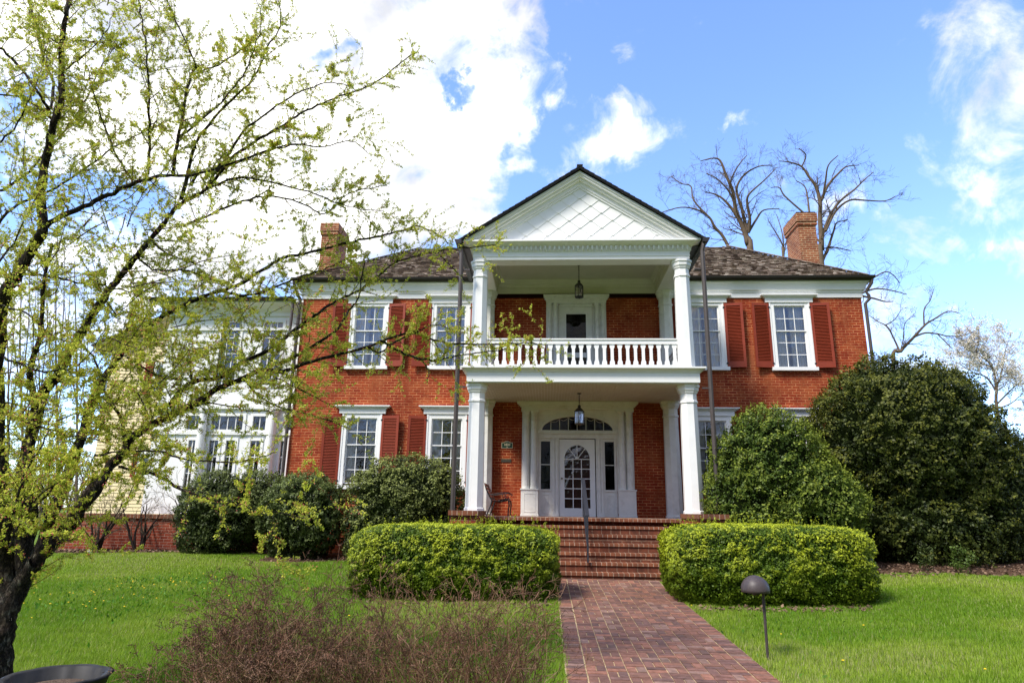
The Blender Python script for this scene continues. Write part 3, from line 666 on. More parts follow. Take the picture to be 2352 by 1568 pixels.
# front door and its surround ------------------------------------------
def arch_board(mb, cx, hw, z0, spring, rz, ztop, zlow, y0, y1, n=24, hout=None):
    """board with an arched (elliptic) opening of half width hw, spring height, rise rz; outer rect hout, zlow..ztop"""
    hout = hout or hw+.1
    arc = [(cx+hw*math.cos(math.pi*i/n), spring+rz*math.sin(math.pi*i/n)) for i in range(n+1)]
    def outp(x, z):
        t_ = min((hout/abs(x-cx)) if abs(x-cx) > 1e-6 else 1e9, ((ztop-spring)/(z-spring)) if z-spring > 1e-6 else 1e9); return (cx+(x-cx)*t_, spring+(z-spring)*t_)
    ou = [outp(x, z) for x, z in arc]
    for i in range(n):
        a, b, c_, d_ = arc[i], arc[i+1], ou[i+1], ou[i]; poly = [a, d_]
        if abs(abs(d_[0]-cx)-hout) < 1e-6 and abs(c_[1]-ztop) < 1e-6: poly.append((cx+math.copysign(hout, d_[0]-cx), ztop))
        elif abs(d_[1]-ztop) < 1e-6 and abs(abs(c_[0]-cx)-hout) < 1e-6: poly.append((cx+math.copysign(hout, c_[0]-cx), ztop))
        poly += [c_, b]; mb.prism(poly, y0, y1)
    if zlow < spring:
        mb.box(cx-hout, cx-hw, y0, y1, zlow, spring); mb.box(cx+hw, cx+hout, y0, y1, zlow, spring)
sr = MB()
arch_board(sr, 0, .97, 0, 2.30, .38, 2.88, 2.30, -.02, .10, 32, 1.06)
sr.box(-1.06, 1.06, -.03, .12, 2.22, 2.298); sr.box(-1.10, 1.10, -.055, -.032, 2.205, 2.235); sr.box(-1.06, 1.06, .0, .12, 2.08, 2.22)
for s in (-1, 1):
    a = lambda p, q: sorted((s*p, s*q))
    sr.box(*a(.50, .70), .02, .14, 0, 2.08); sr.box(*a(.54, .60), -.01, .02, 0.08, 2.12); sr.box(*a(.63, .68), -.01, .02, 0.08, 2.12); sr.box(*a(.52, .70), -.03, .02, 0, .10)
    sr.box(*a(.70, .745), .05, .14, 0, 2.08); sr.box(*a(1.0, 1.06), .02, .14, 0, 2.08); sr.box(*a(.745, 1.0), .05, .14, 2.0, 2.08)
    sr.box(*a(.745, 1.0), .06, .14, 0, .70); sr.box(*a(.72, 1.02), .03, .06, .66, .71)
    sr.box(*a(.79, .96), .045, .06, .08, .10); sr.box(*a(.79, .96), .045, .06, .56, .58); sr.box(*a(.79, .805), .046, .06, .1, .56); sr.box(*a(.945, .96), .046, .06, .1, .56)
    sr.box(*a(1.06, 1.54), -.16, -.004, 2.80, 2.86); 
sr.box(-1.54, 1.54, -.14, -.003, 2.862, 2.93); sr.box(-1.58, 1.58, -.17, -.003, 2.93, 2.97); sr.box(-1.62, 1.62, -.21, -.003, 2.97, 3.01); sr.box(-1.66, 1.66, -.25, -.003, 3.01, 3.066)
tr_ = 24
for i in range(tr_):    # arch trim
    a0, a1 = math.pi*i/tr_, math.pi*(i+1)/tr_
    P = lambda rr, a_: ((.97+rr)*math.cos(a_), 2.30+(.38+rr)*math.sin(a_))
    sr.prism([P(.0, a0), P(.05, a0), P(.05, a1), P(.0, a1)], -.055, -.02); sr.prism([P(.05, a0), P(.085, a0), P(.085, a1), P(.05, a1)], -.035, -.02)
for s in (-1, 1): sr.box(*sorted((s*.96, s*1.10)), -.075, -.02, 2.235, 2.30)
for s in (-1, 1): sr.box(*sorted((s*1.062, s*1.52)), -.035, -.004, .1, 2.80)
sur = sr.build('door_surround', 'white_old', house)
for s in (-1, 1):
    m_ = MB(); a, b = sorted((s*1.07, s*1.53)); m_.box(a, b, -.20, -.003, 0, .68); m_.box(a-.02, b+.02, -.22, -.003, .68, .715); m_.box(a-.012, b+.012, -.212, -.003, 0, .05)
    m_.box(a+.08, b-.08, -.208, -.2, .10, .115); m_.box(a+.08, b-.08, -.208, -.2, .58, .595); m_.box(a+.08, a+.095, -.2075, -.2, .115, .58); m_.box(b-.095, b-.08, -.2075, -.2, .115, .58)
    m_.build('pedestal', 'white_old', sur)
    for xc in (1.19, 1.405):
        m_ = MB(); m_.lathe(s*xc, -.09, [(.10, .716), (.10, .75), (.092, .77), (.088, 1.6), (.082, 2.52), (.094, 2.53), (.094, 2.56), (.083, 2.57), (.083, 2.72), (.1, 2.76), (.1, 2.80)], 16)
        m_.build('pilaster_column', 'white_old', sur, smooth=False)
# glass of sidelights and fanlight
gl_ = MB()
for s in (-1, 1): a, b = sorted((s*.745, s*1.0)); gl_.add([(a, .10, .70), (b, .10, .70), (b, .10, 2.0), (a, .10, 2.0)], [(0, 1, 2, 3)])
n = 28; arc = [(.97*math.cos(math.pi*i/n), .06, 2.30+.38*math.sin(math.pi*i/n)) for i in range(n+1)]
gl_.add(arc, [tuple(range(n+1))]); gl_.build('side_and_fan_pane', 'glass_dark', sur)
bars = MB()
for s in (-1, 1): a, b = sorted((s*.745, s*1.0)); bars.box(a, b, .085, .098, 1.36, 1.38)
for i in range(-3, 4):
    x = i*.242; h = .38*math.sqrt(max(0, 1-(x/.97)**2)); bars.box(x-.008, x+.008, .035, .055, 2.30, 2.30+h)
    if i < 3:
        pts = [Vector((x+.242*t_/6, .045, 2.30+.38*math.sqrt(max(0, 1-((x+.242*t_/6)/.97)**2))*(.98-.22*math.sin(math.pi*t_/6)))) for t_ in range(7)]
        bars.tube(pts, .005, 4)
bars.build('glazing_bar', 'white_old', sur)
dr = MB()      # panelled red door behind
dr.box(-.49, .49, .24, .28, 0, 2.08)
for z0, z1 in ((.15, .75), (.85, 1.35), (1.45, 1.95)):
    for s in (-1, 1): a, b = sorted((s*.06, s*.40)); dr.box(a, b, .222, .24, z0, z0+.03); dr.box(a, b, .222, .24, z1-.03, z1); dr.box(a, a+.03, .223, .24, z0+.03, z1-.03); dr.box(b-.03, b, .223, .24, z0+.03, z1-.03)
drd = dr.build('front_door', 'door_red', house)
kn = MB(); kn.tube([(.0+.05*math.cos(t_), .215, 1.5+.05*math.sin(t_)) for t_ in [i*.523 for i in range(13)]], .008, 5); kn.build('knocker', 'brass', drd)
sd2 = MB()      # white storm door
arch_board(sd2, -.01, .345, 0, 1.52, .38, 2.06, .21, .055, .09, 24, .485)
sd2.box(-.495, .475, .055, .09, 0, .21)
stm = sd2.build('storm_door', 'white', house)
bars = MB()
for x in (-.125, .105): bars.box(x-.011, x+.011, .06, .085, .21, 1.52)
for k in range(6): z = .21+k*.262; bars.box(-.355, .335, .0605, .0845, z-.01, z+.012)
for a_ in (50, 90, 130):
    ca, sa = math.cos(R(a_)), math.sin(R(a_)); a0 = Vector((-.01+.05*ca, .07, 1.52+.06*sa)); b0 = Vector((-.01+.345*ca, .07, 1.52+.38*sa)); bars.tube([a0, b0], .012, 6)
bars.lathe(-.01, .07, [(.05, 1.51), (.06, 1.53), (.05, 1.57), (.01, 1.6)], 12)
bars.build('glazing_bar', 'white', stm)
p = MB(); p.add([(-.355, .075, .21), (.335, .075, .21), (.335, .075, 1.52), (-.355, .075, 1.52)], [(0, 1, 2, 3)])
p.add([(-.01+.345*math.cos(math.pi*i/16), .075, 1.52+.38*math.sin(math.pi*i/16)) for i in range(17)], [tuple(range(17))]); p.build('pane', 'glass', stm)
p = MB(); p.tube([(-.43, .0, 1.0), (-.43, .055, 1.0)], .024, 8); p.build('door_knob', 'brass', stm)
for z in (.3, 1.2, 1.9): p = MB(); p.box(.478, .492, .045, .055, z-.05, z+.05); p.build('hinge', 'brass', stm)

# balcony door and its surround
us = MB(); z0 = 3.45
for s in (-1, 1):
    us.box(*sorted((s*.31, s*.475)), .0, .10, z0, 5.86)
    us.box(*sorted((s*.475, s*.50)), -.06, .02, z0, 5.90); us.box(*sorted((s*.505, s*.86)), -.03, -.003, z0, 5.94)
us.box(-.31, .31, .0, .10, 5.69, 5.86); us.box(-.475, .475, -.03, .10, 5.862, 5.94)
us.box(-.86, .86, -.12, -.003, 5.942, 6.04); us.box(-.88, .88, -.15, -.003, 6.04, 6.07); us.box(-.91, .91, -.19, -.003, 6.07, 6.12); us.box(-.94, .94, -.23, -.003, 6.12, 6.175)
us_ = us.build('balcony_door_surround', 'white_old', house)
for s in (-1, 1):
    for xc in (.59, .765):
        m_ = MB(); m_.lathe(s*xc, -.06, [(.07, z0), (.07, z0+.08), (.058, z0+.1), (.055, 4.8), (.052, 5.80), (.062, 5.81), (.062, 5.83), (.053, 5.84), (.07, 5.88), (.07, 5.94)], 14); m_.build('pilaster_column', 'white_old', us_)
bdr = MB(); bdr.box(-.31, -.285, .03, .07, z0, 5.69); bdr.box(.285, .31, .03, .07, z0, 5.69); bdr.box(-.285, .285, .03, .07, 4.37, 4.51); bdr.box(-.285, .285, .03, .07, z0, z0+.3); bdr.box(-.285, .285, .03, .07, 5.66, 5.69)
bd_ = bdr.build('balcony_door', 'white', house)
p = MB(); p.add([(-.285, .06, z0+.3), (.285, .06, z0+.3), (.285, .06, 5.66), (-.285, .06, 5.66)], [(0, 1, 2, 3)]); p.build('pane', 'glass_dark', bd_)

# ================================================================ things hung on or standing in the portico
def lantern(x, y, ztop, zcap, zbot, r, label, glassy):
    t_ = thing('hanging_lantern', label, 'lantern', (x, y, ztop), 'lanterns hanging in the portico')
    m_ = MB(); zc = ztop
    m_.lathe(x, y, [(.02, zc-.03), (.05, zc-.02), (.055, zc-.001)], 10)
    m_.tube([(x, y, zc), (x, y, zcap+.02)], .006, 5)
    z = zcap+.03
    while z < ztop-.04: m_.tube([(x+.012*math.cos(a_), y, z+.02*math.sin(a_)) for a_ in [k*math.pi/3 for k in range(7)]], .004, 4); z += .045
    m_.build('chain', 'iron', t_)
    H = zcap-zbot; zs = zcap-H*.36; zb = zbot+H*.08
    m_ = MB(); m_.lathe(x, y, [(r*1.05, zs), (r*1.12, zs+.01), (r*.75, zs+H*.12), (r*.35, zs+H*.20), (r*.3, zs+H*.26), (r*.42, zs+H*.27), (r*.2, zs+H*.33), (.01, zcap)], 6, .3); m_.build('cap', 'iron', t_)
    m_ = MB()
    for k in range(6):
        a_ = .3+k*math.pi/3; px, py = x+r*math.cos(a_), y+r*math.sin(a_); m_.tube([(px, py, zb), (px, py, zs)], .007, 4)
    m_.lathe(x, y, [(.012, zbot), (.03, zb-.02), (r*1.05, zb-.01), (r*1.05, zb+.015)], 6, .3)
    for k in (0, 2, 4):
        a_ = .3+k*math.pi/3; b_ = a_+math.pi/3
        p0 = Vector((x+r*math.cos(a_), y+r*math.sin(a_), zb)); p1 = Vector((x+r*math.cos(b_), y+r*math.sin(b_), zs)); m_.tube([p0, p1], .004, 4)
        p0.z, p1.z = zs, zb; m_.tube([p0, p1], .004, 4)
    m_.build('frame', 'brass' if glassy else 'iron', t_)
    m_ = MB(); m_.lathe(x, y, [(.014, zb), (.014, zb+.09), (.004, zb+.1)], 8); m_.build('candle', 'curtain', t_)
    m_ = MB()
    for k in range(6):
        a_ = .3+k*math.pi/3; b_ = a_+math.pi/3; q = r*.97
        m_.add([(x+q*math.cos(a_), y+q*math.sin(a_), zb), (x+q*math.cos(b_), y+q*math.sin(b_), zb), (x+q*math.cos(b_), y+q*math.sin(b_), zs), (x+q*math.cos(a_), y+q*math.sin(a_), zs)], [(0, 1, 2, 3)])
    m_.build('pane', 'glass', t_)
lantern(.03, -1.3, 6.659, 6.22, 5.68, .115, 'black iron lantern hanging from the ceiling over the balcony', False)
lantern(-.01, -1.5, 3.069, 2.78, 2.24, .125, 'bronze lantern with X-crossed glass hanging in front of the fanlight', True)

# green year plate
sg = thing('year_sign', 'green arched sign reading 1820 on the brick left of the front door', 'sign', (-1.93, -.003, 1.78))
def plate(hw, hh_, ar, grow):
    pts = [(-hw-grow, -hh_-grow), (hw+grow, -hh_-grow), (hw+grow, hh_+grow), (hw*.72, hh_+grow)]
    for i in range(9): a_ = math.pi*i/8; pts.append((hw*.62*math.cos(a_), hh_+grow+ar*math.sin(a_)))
    pts += [(-hw*.72, hh_+grow), (-hw-grow, hh_+grow)]; return [(-1.93+a, 1.87+b) for a, b in pts]
m_ = MB(); m_.prism(plate(.145, .068, .035, .01), -.016, -.003); m_.build('border', 'sign_cream', sg)
m_ = MB(); m_.prism(plate(.140, .063, .035, .0), -.022, -.016); m_.build('plate', 'sign_green', sg)
def text(txt, x, y, z, size, m, parent, name='lettering', ext=.003, bold=0):
    cu = bpy.data.curves.new(name, 'FONT'); cu.body = txt; cu.size = size; cu.align_x = 'CENTER'; cu.align_y = 'CENTER'; cu.extrude = ext; cu.offset = bold; cu.materials.append(MAT[m])
    ob = bpy.data.objects.new(name, cu); C.objects.link(ob); ob.location = (x, y, z); ob.rotation_euler = (math.pi/2, 0, 0)
    bpy.context.view_layer.update(); me = bpy.data.meshes.new_from_object(ob); mw = ob.matrix_world.copy(); bpy.data.objects.remove(ob); me.transform(mw); return link(name, me, parent)
text('1820', -1.93, -.026, 1.888, .088, 'sign_cream', sg, bold=.003)
m_ = MB(); m_.prism([(-1.945, 1.815), (-1.915, 1.815), (-1.92, 1.838), (-1.93, 1.846), (-1.94, 1.838)], -.026, -.022); m_.build('emblem', 'sign_cream', sg)
pq = thing('plaque', 'small dark bronze plaque on the brick below the green sign', 'plaque', (-1.95, -.003, 1.46))
m_ = MB(); m_.box(-2.09, -1.81, -.014, -.003, 1.41, 1.505); m_.build('border', 'brass', pq)
m_ = MB(); m_.box(-2.08, -1.82, -.02, -.014, 1.42, 1.495); m_.build('plate', 'plaque', pq)
m_ = MB()
for k, (z, w_) in enumerate(((1.478, .09), (1.458, .11), (1.438, .07))):
    x = -1.95-w_
    while x < -1.95+w_: q = random.uniform(.008, .02); m_.box(x, x+q, -.0225, -.02, z-.004, z+.004); x += q+.006
m_.build('lettering', 'brass', pq)

# bench, seen end-on
bn = thing('garden_bench', 'dark iron and wood bench standing on the porch behind the left column', 'bench', (-2.05, -1.3, 0))
for yy in (-1.75, -.85):
    m_ = MB()
    m_.tube([(-2.36, yy, .78), (-2.31, yy, .62), (-2.22, yy, .45), (-2.17, yy, .37), (-2.05, yy, .345), (-1.93, yy, .37), (-1.82, yy, .39), (-1.76, yy, .36), (-1.75, yy, .25), (-1.77, yy, .12), (-1.77, yy, .0)], [.018, .02, .022, .026, .024, .022, .022, .024, .02, .017, .02], 6)
    m_.tube([(-2.17, yy, .37), (-2.2, yy, .25), (-2.27, yy, .08), (-2.30, yy, 0)], [.022, .02, .018, .02], 6)
    m_.tube([(-2.24, yy, .50), (-2.05, yy, .53), (-1.88, yy, .56), (-1.77, yy, .56), (-1.72, yy, .53), (-1.735, yy, .50), (-1.76, yy, .515)], .012, 5)
    m_.tube([(-1.87, yy, .555), (-1.92, yy, .48), (-1.90, yy, .42), (-1.86, yy, .385)], .009, 5); m_.tube([(-1.87, yy, .50), (-1.82, yy, .46), (-1.84, yy, .40)], .008, 5)
    m_.build('end_frame', 'iron', bn)
for k in range(5):
    m_ = MB(); x = -2.13+k*.085; z = .365+.01*k-(.02 if k == 1 else 0); m_.box(x-.03, x+.03, -1.8, -.8, z, z+.018); m_.build('seat_slat', 'bench_wood', bn)
for k in range(4):
    m_ = MB(); t_ = k/3; c_ = Vector((-2.20-.14*t_, -1.3, .47+.27*t_)); d_ = Vector((-.14, 0, .27)).normalized(); m_.obox(c_, d_*.033, (0, .5, 0), Vector((d_.z, 0, -d_.x))*.009); m_.build('back_slat', 'bench_wood', bn)

# ================================================================ white wing, brick foundation, yellow house
wg = thing('white_wing', 'white panelled wing with transom windows and glazed doors left of the brick house', 'building', (-10.4, 2.5, -1.1))
WY = .55; wx0, wx1 = -12.4, -8.07
doors = []
def px(x, Y=WY, y=1050): return at(x, y, Y).x
T = [(px(418), px(457)), (px(475), px(550)), (px(571), px(603)), (px(647), -8.09)]
tz = (at(500, 987, WY).z, at(500, 954, WY).z)
gz0, gz1 = at(500, 1165, WY).z, at(500, 1010, WY).z
gl = [(px(476), px(499)), (px(515), px(538)), (px(571), px(596)), (px(641), px(655)), (px(428), px(446))]
uw = [(px(598, y=830), px(643, y=830)), (px(500, y=830), px(545, y=830))]
uz = (at(600, 885, WY).z, at(600, 740, WY).z)
hs = [(a, b, *tz) for a, b in T]+[(a, b, gz0, gz1) for a, b in gl]+[(a, b, *uz) for a, b in uw]
m_ = MB(); grid_wall(m_, wx0, wx1, -.10, 6.15, hs, WY, .15)
m_.add([(wx0, WY, -.1), (wx0, WY, 6.15), (wx0, 6.5, 6.15), (wx0, 6.5, -.1)], [(0, 1, 2, 3)]); m_.add([(wx0, 6.5, -.1), (wx0, 6.5, 6.15), (wx1, 6.5, 6.15), (wx1, 6.5, -.1)], [(0, 1, 2, 3)])
m_.build('wall', 'white', wg)
m_ = MB(); m_.box(wx0+.1, wx1-.02, WY+1.2, WY+1.3, -.1, 6.1); m_.box(wx0+.1, wx1-.02, WY+.2, WY+1.2, 3.0, 3.1); m_.box(wx0+.1, wx1-.02, WY+.2, WY+1.2, 6.0, 6.1); m_.build('interior_wall', 'interior', wg)
for k, (a, b, c_, d_) in enumerate(hs):
    m_ = MB(); y = WY
    for (p, q, r_, s_) in ((a-.07, a+.012, c_-.07, d_+.07), (b-.012, b+.07, c_-.07, d_+.07)): m_.box(p, q, y-.03, y+.05, r_, s_)
    m_.box(a+.012, b-.012, y-.028, y+.05, d_-.012, d_+.07); m_.box(a+.012, b-.012, y-.028, y+.05, c_-.07, c_+.012)
    wn = m_.build('window', 'white', wg)
    m_ = MB(); nv = max(1, round((b-a)/.24)) if k < 4 else (2 if k < 9 else 3); nh = 1 if k < 4 else 4
    for i in range(1, nv): x = a+(b-a)*i/nv; m_.box(x-.011, x+.011, y+.015, y+.045, c_+.012, d_-.012)
    for i in range(1, nh): z = c_+(d_-c_)*i/nh; m_.box(a+.012, b-.012, y+.017, y+.043, z-.011, z+.011)
    m_.build('glazing_bar', 'white', wn)
    m_ = MB(); m_.add([(a, y+.03, c_), (b, y+.03, c_), (b, y+.03, d_), (a, y+.03, d_)], [(0, 1, 2, 3)]); m_.build('pane', 'glass', wn)
m_ = MB()
zb_ = at(500, 936, WY).z
m_.box(wx0, wx1, WY-.09, WY-.002, zb_-.04, zb_+.05); m_.box(wx0, wx1, WY-.06, WY-.002, tz[0]-.14, tz[0]-.085); m_.box(wx0, wx1, WY-.05, WY-.002, 5.3, 5.38)
m_.molding([(wx0, 6.4), (wx0, WY), (wx1, WY)], [(0, 5.75), (.04, 5.75), (.04, 5.86), (.12, 5.95), (.3, 6.05), (.38, 6.08), (.38, 6.14), (0, 6.14)])
m_.build('cornice', 'white', wg)
m_ = MB(); m_.molding([(wx0, 6.4), (wx0, WY), (wx1-.35, WY)], [(.36, 6.12), (.46, 6.12), (.50, 6.22), (.36, 6.22)]); m_.build('gutter', 'gutter', wg)
m_ = MB(); m_.box(wx0-.3, wx1-.02, WY-.3, 6.4, 6.14, 6.20); m_.build('roof', 'urn', wg)
for x_ in (px(622), px(462)):
    m_ = MB(); m_.lathe(x_, WY-.16, [(.15, -.1), (.15, 0), (.12, .04), (.115, tz[0]+.1), (.105, zb_-.2), (.14, zb_-.15), (.15, zb_-.05)], 16); m_.build('column', 'white', wg, smooth=False)
fw = thing('brick_foundation_wall', 'low red brick wall with a red cap under the white wing', 'wall', (-11.4, .2, -1.2))
m_ = MB(); m_.box(-14.6, -8.07, .2, .5, -1.6, -.22); m_.build('wall', 'brick_plain', fw); m_ = MB(); m_.box(-14.65, -8.075, .14, .56, -.22, -.11); m_.build('cap', 'brick_nose', fw)

yh = thing('yellow_house', 'pale yellow clapboard house with dark red shutters behind the white wing', 'house', (-15, 6, -1.1))
YY = 4.0
el = at(228, 800, YY); r2_ = at(400, 728, YY); sl2 = (r2_.z-el.z)/(r2_.x-el.x); xw = px(243, YY, 900); xp = -10.5; zp = min(7.0, el.z+sl2*(xp-el.x)); xp = el.x+(zp-el.z)/sl2
m_ = MB(); z = -1.2; 
while z < zp:
    zt_ = z+.115; x0_ = max(xw, (el.x+(zt_-.05-el.z)/sl2)+.02)
    if x0_ > xp: break
    m_.prism([(YY, z), (YY-.022, z), (YY-.004, zt_), (YY, zt_)], x0_, xp*0-8.1 if False else xp+1, 'x'); z = zt_
m_.box(xw, xp+1, YY+.001, YY+.15, -1.2, el.z); m_.prism([(xw, el.z), (xp, el.z), (xp, zp)], YY+.001, YY+.15)
m_.build('wall', 'yellow_siding', yh)
m_ = MB(); d_ = Vector((1, 0, sl2)).normalized(); up = Vector((-d_.z, 0, d_.x)); L_ = (xp-el.x)/d_.x
c_ = Vector((el.x, YY, el.z))+d_*(L_/2); m_.obox(c_+Vector((0, -.1, 0))-up*.09, d_*(L_/2), (0, .12, 0), up*.09); m_.obox(c_+Vector((0, -.18, 0))-up*.03, d_*(L_/2), (0, .16, 0), up*.03)
m_.build('rake_board', 'yellow_siding', yh)
m_ = MB(); m_.obox(c_+up*.03+Vector((0, 3, 0)), d_*(L_/2+.03), (0, 3.4, 0), up*.025); m_.build('roof', 'dark_shingle', yh)
for (a, b, c0, d0) in ((327, 357, 905, 832), (300, 320, 1095, 1035)):
    p0, p1 = at(a, c0, YY), at(b, d0, YY); m_ = MB(); m_.box(p0.x, p1.x, YY-.07, YY-.03, p0.z, p1.z)
    z = p0.z+.08
    while z < p1.z-.08: m_.obox(((p0.x+p1.x)/2, YY-.075, z), ((p1.x-p0.x)/2-.05, 0, 0), (0, .012, -.012), (0, .003, .003)); z += .045
    m_.build('shutter', 'shutter', yh)
    m_ = MB(); m_.box(p1.x+.02, p1.x+.9, YY-.05, YY-.02, p0.z, p1.z); wn = m_.build('window', 'white', yh)
    m_ = MB(); m_.box(p1.x+.12, p1.x+.8, YY-.06, YY-.05, p0.z+.1, p1.z-.1); m_.build('pane', 'glass', wn)
# ================================================================ ground
def sheet(name, xs, ys, m, dz=0, fn=gz, kind='structure', mask=None):
    xs = np.array(xs); ys = np.array(ys); XX, YY_ = np.meshgrid(xs, ys); ZZ = fn(XX, YY_)+dz
    V = np.stack([XX, YY_, ZZ], -1).reshape(-1, 3); nx = len(xs); f = []
    for j in range(len(ys)-1):
        for i in range(nx-1): f.append((j*nx+i, j*nx+i+1, (j+1)*nx+i+1, (j+1)*nx+i))
    me = bpy.data.meshes.new(name); me.from_pydata(V.tolist(), [], f); me.materials.append(MAT[m]); me.polygons.foreach_set('use_smooth', [True]*len(f))
    ob = link(name, me); ob['kind'] = kind; return ob
m = bpy.data.materials.new('lawn'); m.use_nodes = True; t = m.node_tree; b = t.nodes['Principled BSDF']; b.inputs['Roughness'].default_value = 1; b.inputs['Specular IOR Level'].default_value = .05
tcn = t.nodes.new('ShaderNodeTexCoord'); n1 = t.nodes.new('ShaderNodeTexNoise'); n1.inputs['Scale'].default_value = .6; n1.inputs['Detail'].default_value = 9; n1.inputs['Roughness'].default_value = .7
rp = t.nodes.new('ShaderNodeValToRGB'); e = rp.color_ramp.elements; e[0].position = .3; e[0].color = (.075, .125, .016, 1); e[1].position = .7; e[1].color = (.14, .20, .025, 1)
t.links.new(tcn.outputs['Object'], n1.inputs[0]); t.links.new(n1.outputs[0], rp.inputs[0]); t.links.new(rp.outputs[0], b.inputs['Base Color'])
MAT['lawn'] = m
gx = [-300, -150, -80, -40, -25]+list(np.arange(-18, 14.01, .5))+[18, 30, 60, 120, 300]; gy = [-200, -80, -40]+list(np.arange(-22, 4.01, .5))+[10, 25, 60, 120, 300]
sheet('ground', gx, gy, 'lawn')
PL, PR = -.63, 1.45
# lawn blades: geometry, thinner further away
def blades(n, x0, x1, y0, y1, h, w, keep):
    y = rng.uniform(y0, y1, n); x = CAM.x+(y-CAM.y)*rng.uniform(-1.1, 1.12, n)+rng.normal(0, .03, n); k = keep(x, y); x = x[k]; y = y[k]; n = len(x)
    z = gz(x, y); P = np.stack([x, y, z-.005], 1)
    pat = fbm(np.stack([x*.7, y*.7, x*0], 1), 4); fine = fbm(np.stack([x*5, y*5, x*0], 1), 2)
    hh_ = h*rng.uniform(.55, 1.25, n)*(.6+.9*fine)
    a = rng.uniform(0, 2*np.pi, n); lean = rng.uniform(.1, .7, n)
    T_ = P+np.stack([np.cos(a)*lean*hh_, np.sin(a)*lean*hh_, hh_], 1)
    b_ = a+np.pi/2+rng.uniform(-.6, .6, n); S = np.stack([np.cos(b_)*w, np.sin(b_)*w, 0*a], 1)*rng.uniform(.6, 1.3, (n, 1))
    V = np.stack([P-S, P+S, T_], 1).reshape(-1, 3)
    g1 = np.array([.13, .27, .008]); g2_ = np.array([.33, .43, .04]); g3 = np.array([.42, .40, .17])
    mixv = np.clip((pat-.35)*3, 0, 1)[:, None]*.6+rng.random((n, 1))*.4
    cols = g1*(1-mixv)+g2_*mixv; dry = (rng.random(n) < .06+.22*np.clip(pat*4-2.15, 0, 1))[:, None]; cols = np.where(dry, g3, cols)
    return V, cols*rng.uniform(.75, 1.2, (n, 1))
def hedge_free(x, y):
    path = (x > PL-.01+.02*np.sin(y*9)+rng.normal(0, .022, x.shape)) & (x < PR+.01+.02*np.sin(y*7)+rng.normal(0, .022, x.shape)) & (y < -3.6)
    st_ = (np.abs(x) < 2.9) & (y > -4.1); bedr = (y > -3.75+.15*np.sin(x*2.1)) & (x > 2.7); bedl = (y > -.95+.15*np.sin(x*3)) & (x < -2.5)
    bl2 = (y > -2.35+.2*np.sin(x*2)) & (x > -7.6) & (x < -2.4)
    return ~(path | st_ | bedr | bedl | bl2)
Vs, Cs = [], []
for (n, y0, y1, h, w) in ((440000, -12.6, -8.5, .06, .0036), (400000, -8.5, -5.5, .055, .0048), (400000, -5.5, -.6, .05, .007)):
    v, c_ = blades(n, -7.5 if y0 < -8 else (-12 if y0 < -6 else -16), 7.5 if y0 < -8 else (10.5 if y0 < -6 else 14), y0, y1, h, w, hedge_free); Vs.append(v); Cs.append(c_)
grass = np_mesh('grass', np.concatenate(Vs), 3, 'grass_blade', None, np.concatenate(Cs)); tag(grass, 'short green lawn grass on both sides of the brick path', 'grass', None, 'stuff')
# dandelions and weeds
n = 240; cx_, cy_ = rng.normal(0, 1, n), rng.normal(0, 1, n)
pts = []
for (px_, py_, sx, sy, k) in ((300, 1345, .9, .6, 26), (420, 1325, .9, .45, 26), (180, 1365, .5, .4, 8), (600, 1400, 2.0, 1.6, 10), (1560, 1400, .2, .8, 8), (1960, 1368, 1.5, .3, 7), (1850, 1450, 1.2, 1.2, 6), (900, 1420, 1.5, .8, 6)):
    t0 = -(0.116+1.2)/ray(px_, py_).z; c0 = CAM+ray(px_, py_)*t0
    for _ in range(k): pts.append((c0.x+random.gauss(0, sx), c0.y+random.gauss(0, sy)))
pts = [p for p in pts if hedge_free(np.array([p[0]]), np.array([p[1]]))[0]]
m_ = MB()
for x, y in pts:
    z = G(x, y)+.055; r0 = random.uniform(.011, .018); m_.lathe(x, y, [(r0*.4, z), (r0, z+.006), (r0*.6, z+.012)], 6)
mat('dandelion', (.75, .52, .02), .6, .2)
tag(m_.build('dandelion_flowers', 'dandelion'), 'yellow dandelion flowers scattered over the lawn', 'flowers', None, 'stuff')
# weeds: broader darker leaves
n = 2600; P = []
for (px_, py_, sx, sy, k) in ((300, 1345, 1.1, .5, 900), (420, 1325, 1.0, .45, 700), (170, 1370, .8, .5, 500), (700, 1390, 1.5, 1, 250), (1700, 1420, 1.5, 1.2, 250)):
    t0 = -(0.116+1.2)/ray(px_, py_).z; c0 = CAM+ray(px_, py_)*t0
    P.append(np.stack([rng.normal(c0.x, sx, k), rng.normal(c0.y, sy, k)], 1))
P = np.concatenate(P); k = hedge_free(P[:, 0], P[:, 1]); P = P[k]; P3_ = np.stack([P[:, 0], P[:, 1], gz(P[:, 0], P[:, 1])+.01], 1)
D = rng.normal(size=P3_.shape); D[:, 2] = np.abs(D[:, 2])*.6+.3
np_w = np_mesh('lawn_weeds', leaves(P3_, D, rng.uniform(.05, .09, len(P)), .35), 4, 'grass_blade', None, np.array([.08, .2, .015])*rng.uniform(.6, 1.5, (len(P), 1))); tag(np_w, 'low broad-leaved weeds growing through the lawn', 'weeds', None, 'stuff')
